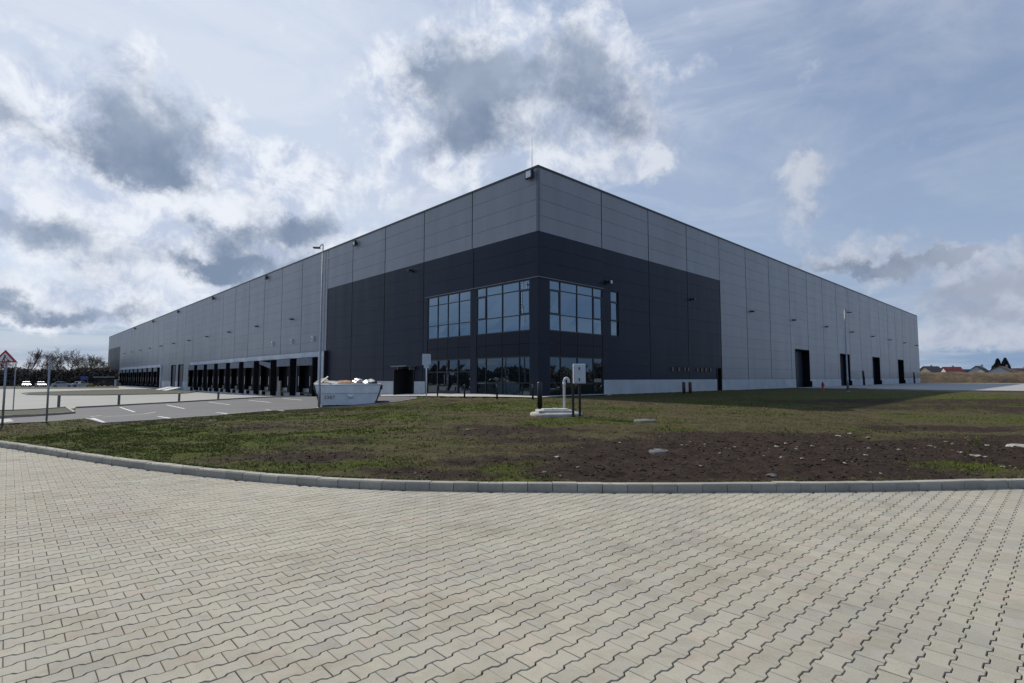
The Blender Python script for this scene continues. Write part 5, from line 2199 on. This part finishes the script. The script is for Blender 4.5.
# ================================================================== LIGHT AND SKY
SUN_EL = math.radians(42)
sd2 = np.array([-.675, .738])
sd2 /= np.linalg.norm(sd2)
SUN = Vector((sd2[0] * math.cos(SUN_EL), sd2[1] * math.cos(SUN_EL), math.sin(SUN_EL)))
ld = bpy.data.lights.new('sun', 'SUN')
ld.energy = 3.7
ld.angle = math.radians(1.0)
ld.color = (1.0, .935, .82)
lo = bpy.data.objects.new('sun', ld)
col.objects.link(lo)
lo.rotation_euler = (-SUN).to_track_quat('-Z', 'Y').to_euler()
lo.location = (0, 0, 60)

w = bpy.data.worlds.new('World')
scn.world = w
w.use_nodes = True
nt = w.node_tree
nt.nodes.clear()
wo = nd(nt, 'ShaderNodeOutputWorld')
sky = nd(nt, 'ShaderNodeTexSky')
sky.sky_type = 'NISHITA'
sky.sun_disc = False
sky.sun_elevation = SUN_EL
sky.sun_rotation = math.atan2(sd2[0], sd2[1])
sky.air_density = 1.0
sky.dust_density = .6
sky.ozone_density = 1.6
bg = nd(nt, 'ShaderNodeBackground')
bg.inputs['Strength'].default_value = .11
nt.links.new(sky.outputs[0], bg.inputs[0])

tc = nd(nt, 'ShaderNodeTexCoord')
DIR = tc.outputs['Generated']
sep = nd(nt, 'ShaderNodeSeparateXYZ')
nt.links.new(DIR, sep.inputs[0])
dz = mth(nt, 'MAXIMUM', sep.outputs[2], 0.0)
den = mth(nt, 'ADD', dz, .16)
px_ = mth(nt, 'DIVIDE', sep.outputs[0], den)
py_ = mth(nt, 'DIVIDE', sep.outputs[1], den)
cmb = nd(nt, 'ShaderNodeCombineXYZ')
nt.links.new(px_, cmb.inputs[0])
nt.links.new(py_, cmb.inputs[1])
PL = cmb.outputs[0]


def wnoise(vec, scale, detail=8, rough=.55, dist=0.0, off=(0, 0, 0), sc=(1, 1, 1), rot=(0, 0, 0)):
    mp = nd(nt, 'ShaderNodeMapping')
    mp.inputs['Location'].default_value = off
    mp.inputs['Scale'].default_value = sc
    mp.inputs['Rotation'].default_value = rot
    nt.links.new(vec, mp.inputs[0])
    n_ = nd(nt, 'ShaderNodeTexNoise')
    n_.inputs['Scale'].default_value = scale
    n_.inputs['Detail'].default_value = detail
    n_.inputs['Roughness'].default_value = rough
    n_.inputs['Distortion'].default_value = dist
    nt.links.new(mp.outputs[0], n_.inputs['Vector'])
    return n_.outputs['Fac']


def smooth(x, a, b, lo=0.0, hi=1.0):
    m_ = nd(nt, 'ShaderNodeMapRange', interpolation_type='SMOOTHSTEP')
    nt.links.new(x, m_.inputs[0])
    for i, v_ in enumerate((a, b, lo, hi)):
        m_.inputs[i + 1].default_value = v_
    return m_.outputs[0]


# a slightly warped direction so that cloud bodies get ragged outlines
def warp(vec, scale, detail, rough, amt):
    n_ = nd(nt, 'ShaderNodeTexNoise')
    n_.inputs['Scale'].default_value = scale
    n_.inputs['Detail'].default_value = detail
    n_.inputs['Roughness'].default_value = rough
    nt.links.new(vec, n_.inputs['Vector'])
    s_ = nd(nt, 'ShaderNodeVectorMath', operation='SUBTRACT')
    nt.links.new(n_.outputs['Color'], s_.inputs[0])
    s_.inputs[1].default_value = (.5, .5, .5)
    m_ = nd(nt, 'ShaderNodeVectorMath', operation='MULTIPLY_ADD')
    nt.links.new(s_.outputs[0], m_.inputs[0])
    m_.inputs[1].default_value = (amt, amt, amt * .85)
    nt.links.new(vec, m_.inputs[2])
    return m_.outputs[0]


WDIR = warp(DIR, 7.0, 9, .66, .17)


def body(px, py, rx, ry, amp):
    """a soft cloud body at one bearing of the sky; rx, ry are its half extents in survey pixels"""
    c = Vector(ray(px, py)).normalized()
    right = Vector((c.y, -c.x, 0)).normalized()
    upv = right.cross(c)
    k_ = (F_PX / math.sqrt(F_PX ** 2 + (px - CX) ** 2 + (py - CY) ** 2)) ** 1.5 / F_PX
    mp = nd(nt, 'ShaderNodeMapping', vector_type='TEXTURE')
    mp.inputs['Location'].default_value = c
    mp.inputs['Rotation'].default_value = Matrix((right, c, upv)).transposed().to_euler()
    mp.inputs['Scale'].default_value = (rx * k_ * 1.62, .5, ry * k_ * 1.62)
    nt.links.new(WDIR, mp.inputs[0])
    ln = nd(nt, 'ShaderNodeVectorMath', operation='LENGTH')
    nt.links.new(mp.outputs[0], ln.inputs[0])
    return smooth(ln.outputs['Value'], 0.0, 1.0, amp, 0.0)


def total(lst):
    s_ = lst[0]
    for x in lst[1:]:
        s_ = mth(nt, 'ADD', s_, x)
    return s_


BRIGHT = [(505, 85, 125, 85, 1.0), (605, 50, 50, 40, .6), (425, 140, 80, 70, .75), (625, 135, 50, 42, .55), (560, 148, 90, 38, .55),
          (130, 126, 150, 92, .95), (55, 232, 120, 48, .85), (205, 250, 120, 50, .9), (300, 175, 75, 32, .8), (310, 235, 95, 38, .8), (-10, 120, 80, 60, .8),
          (50, 300, 150, 24, .85), (140, 320, 80, 15, .5), (811, 178, 40, 32, .82), (800, 240, 75, 36, .32), (700, 58, 38, 20, .5), (655, 168, 50, 26, .42),
          (870, 266, 100, 20, .7), (985, 295, 130, 42, .75), (1000, 345, 130, 18, .65), (1250, 250, 220, 90, .8), (-260, 220, 220, 110, .9)]
DARK = [(462, 92, 66, 46, .95), (535, 72, 58, 34, .8), (595, 95, 50, 30, .6), (425, 66, 32, 24, .5), (490, 138, 78, 24, .75), (632, 128, 36, 20, .4),
        (146, 132, 64, 50, .95), (106, 150, 50, 24, .5), (166, 180, 52, 22, .7), (40, 232, 75, 26, .85), (-5, 115, 36, 34, .6),
        (205, 262, 52, 16, .85), (255, 268, 58, 24, 1.0), (225, 233, 36, 17, .75), (300, 230, 48, 18, .85), (345, 180, 28, 11, .3),
        (20, 302, 70, 14, .85), (100, 314, 65, 10, .6), (860, 266, 62, 11, .75), (908, 268, 72, 10, .85), (966, 262, 26, 9, .7), (985, 292, 90, 17, .65),
        (990, 316, 100, 10, .5), (832, 190, 24, 16, .35), (1250, 270, 200, 60, .6), (-260, 240, 200, 70, .8)]
n1 = wnoise(DIR, 8.5, 11, .64, .15)
n2 = wnoise(DIR, 4.6, 8, .58, .3, (3.1, 1.7, 0), (1, 1, 2.4))
n3 = wnoise(DIR, 10.0, 10, .63, .15, (4, 2, 1))
back = smooth(sep.outputs[1], .22, -.25)
bk_ = mth(nt, 'MULTIPLY', back, smooth(n2, .47, .66, 0.0, 1.0))
bmass = mth(nt, 'ADD', total([body(*b) for b in BRIGHT]), bk_)
dmass = mth(nt, 'ADD', total([body(*b) for b in DARK]), mth(nt, 'MULTIPLY', back, smooth(n2, .58, .85, 0.0, .6)))
bd_ = mth(nt, 'ADD', bmass, mth(nt, 'MULTIPLY', mth(nt, 'SUBTRACT', n1, .5), 2.3))
alpha = smooth(bd_, .25, .75, 0.0, .98)
dd_ = mth(nt, 'ADD', dmass, mth(nt, 'MULTIPLY', mth(nt, 'SUBTRACT', n3, .5), 1.9))
bel = smooth(dd_, .05, .95)
sdot = nd(nt, 'ShaderNodeVectorMath', operation='DOT_PRODUCT')
nt.links.new(DIR, sdot.inputs[0])
sdot.inputs[1].default_value = SUN
sd_ = sdot.outputs['Value']
glow = smooth(sd_, .30, .92)
rim = mixc(nt, (.52, .57, .67), (.85, .89, .96), glow)
bmod = wnoise(DIR, 5.0, 6, .6, .2, (1, 7, 3))
belly = mixc(nt, mixc(nt, (.20, .25, .355), (.20, .265, .385), glow), mixc(nt, (.36, .41, .51), (.35, .42, .54), glow), smooth(bmod, .35, .68))
puff = wnoise(DIR, 16.0, 9, .62, .3, (9, 4, 2))
rim = mixc(nt, mixc(nt, rim, (.62, .68, .80), 1.0, 'MULTIPLY'), rim, smooth(puff, .36, .60))
ccol = mixc(nt, rim, belly, bel)
cir = wnoise(DIR, 2.6, 9, .62, .9, (5, 1, 8), (1.0, 1.0, 3.2), (0, .5, 0))
cir = mth(nt, 'MULTIPLY', smooth(cir, .44, .66, 0.0, .75), smooth(sep.outputs[2], .05, .2))
cb = nd(nt, 'ShaderNodeBackground')
nt.links.new(ccol, cb.inputs[0])
# high thin veil, whiter towards the sun
v1 = wnoise(PL, .62, 8, .60, .5, (1.3, .2, 0), (.45, 1.0, 1), (0, 0, .25))
v2 = wnoise(DIR, 3.0, 6, .58, .3, (7.3, 2.2, 0), (1, 1, 2.2))
veil = mth(nt, 'ADD', mth(nt, 'MULTIPLY', v1, .6), mth(nt, 'MULTIPLY', v2, .4))
veil = smooth(veil, .38, .62, .42, .97)
leftb = smooth(sep.outputs[0], .10, -.45)
lowb = smooth(sep.outputs[2], .06, .26)
veil = mth(nt, 'ADD', veil, mth(nt, 'MULTIPLY', mth(nt, 'MULTIPLY', lowb, leftb), .45), clamp=True)
lb2 = mth(nt, 'MULTIPLY', leftb, mth(nt, 'SUBTRACT', 1.0, lowb))
veil = mth(nt, 'MULTIPLY', veil, mth(nt, 'SUBTRACT', 1.0, mth(nt, 'MULTIPLY', lb2, .45)))
hz = smooth(sep.outputs[2], .42, .08, 0.0, .88)
veil = mth(nt, 'MAXIMUM', veil, hz)
vc = mixc(nt, (.355, .435, .60), (.60, .685, .83), mth(nt, 'MULTIPLY', glow, smooth(sep.outputs[0], .25, -.35, .35, 1.0)))
stri = wnoise(DIR, 2.2, 7, .6, .4, (2, 5, 0), (1, 1, 14))
lowc = mixc(nt, (.21, .325, .53), (.44, .52, .65), smooth(stri, .38, .60))
vc = mixc(nt, vc, mixc(nt, (.50, .56, .68), (.70, .76, .87), glow), cir)
vc = mixc(nt, vc, lowc, smooth(sep.outputs[2], .20, .04))
vc = mixc(nt, vc, (.20, .34, .62), mth(nt, 'MULTIPLY', back, .8))
vb = nd(nt, 'ShaderNodeBackground')
nt.links.new(vc, vb.inputs[0])
mx1 = nd(nt, 'ShaderNodeMixShader')
nt.links.new(veil, mx1.inputs[0])
nt.links.new(bg.outputs[0], mx1.inputs[1])
nt.links.new(vb.outputs[0], mx1.inputs[2])
mx2 = nd(nt, 'ShaderNodeMixShader')
nt.links.new(alpha, mx2.inputs[0])
nt.links.new(mx1.outputs[0], mx2.inputs[1])
nt.links.new(cb.outputs[0], mx2.inputs[2])
nt.links.new(mx2.outputs[0], wo.inputs[0])
w.cycles.sampling_method = 'MANUAL'
w.cycles.sample_map_resolution = 512

scn.view_settings.view_transform = 'Standard'
scn.view_settings.look = 'None'
scn.view_settings.exposure = 0.0
scn.view_settings.gamma = 1.0
scn.view_settings.use_curve_mapping = False
scn.cycles.max_bounces = 6
scn.cycles.diffuse_bounces = 3
scn.cycles.glossy_bounces = 3
scn.cycles.use_denoising = True
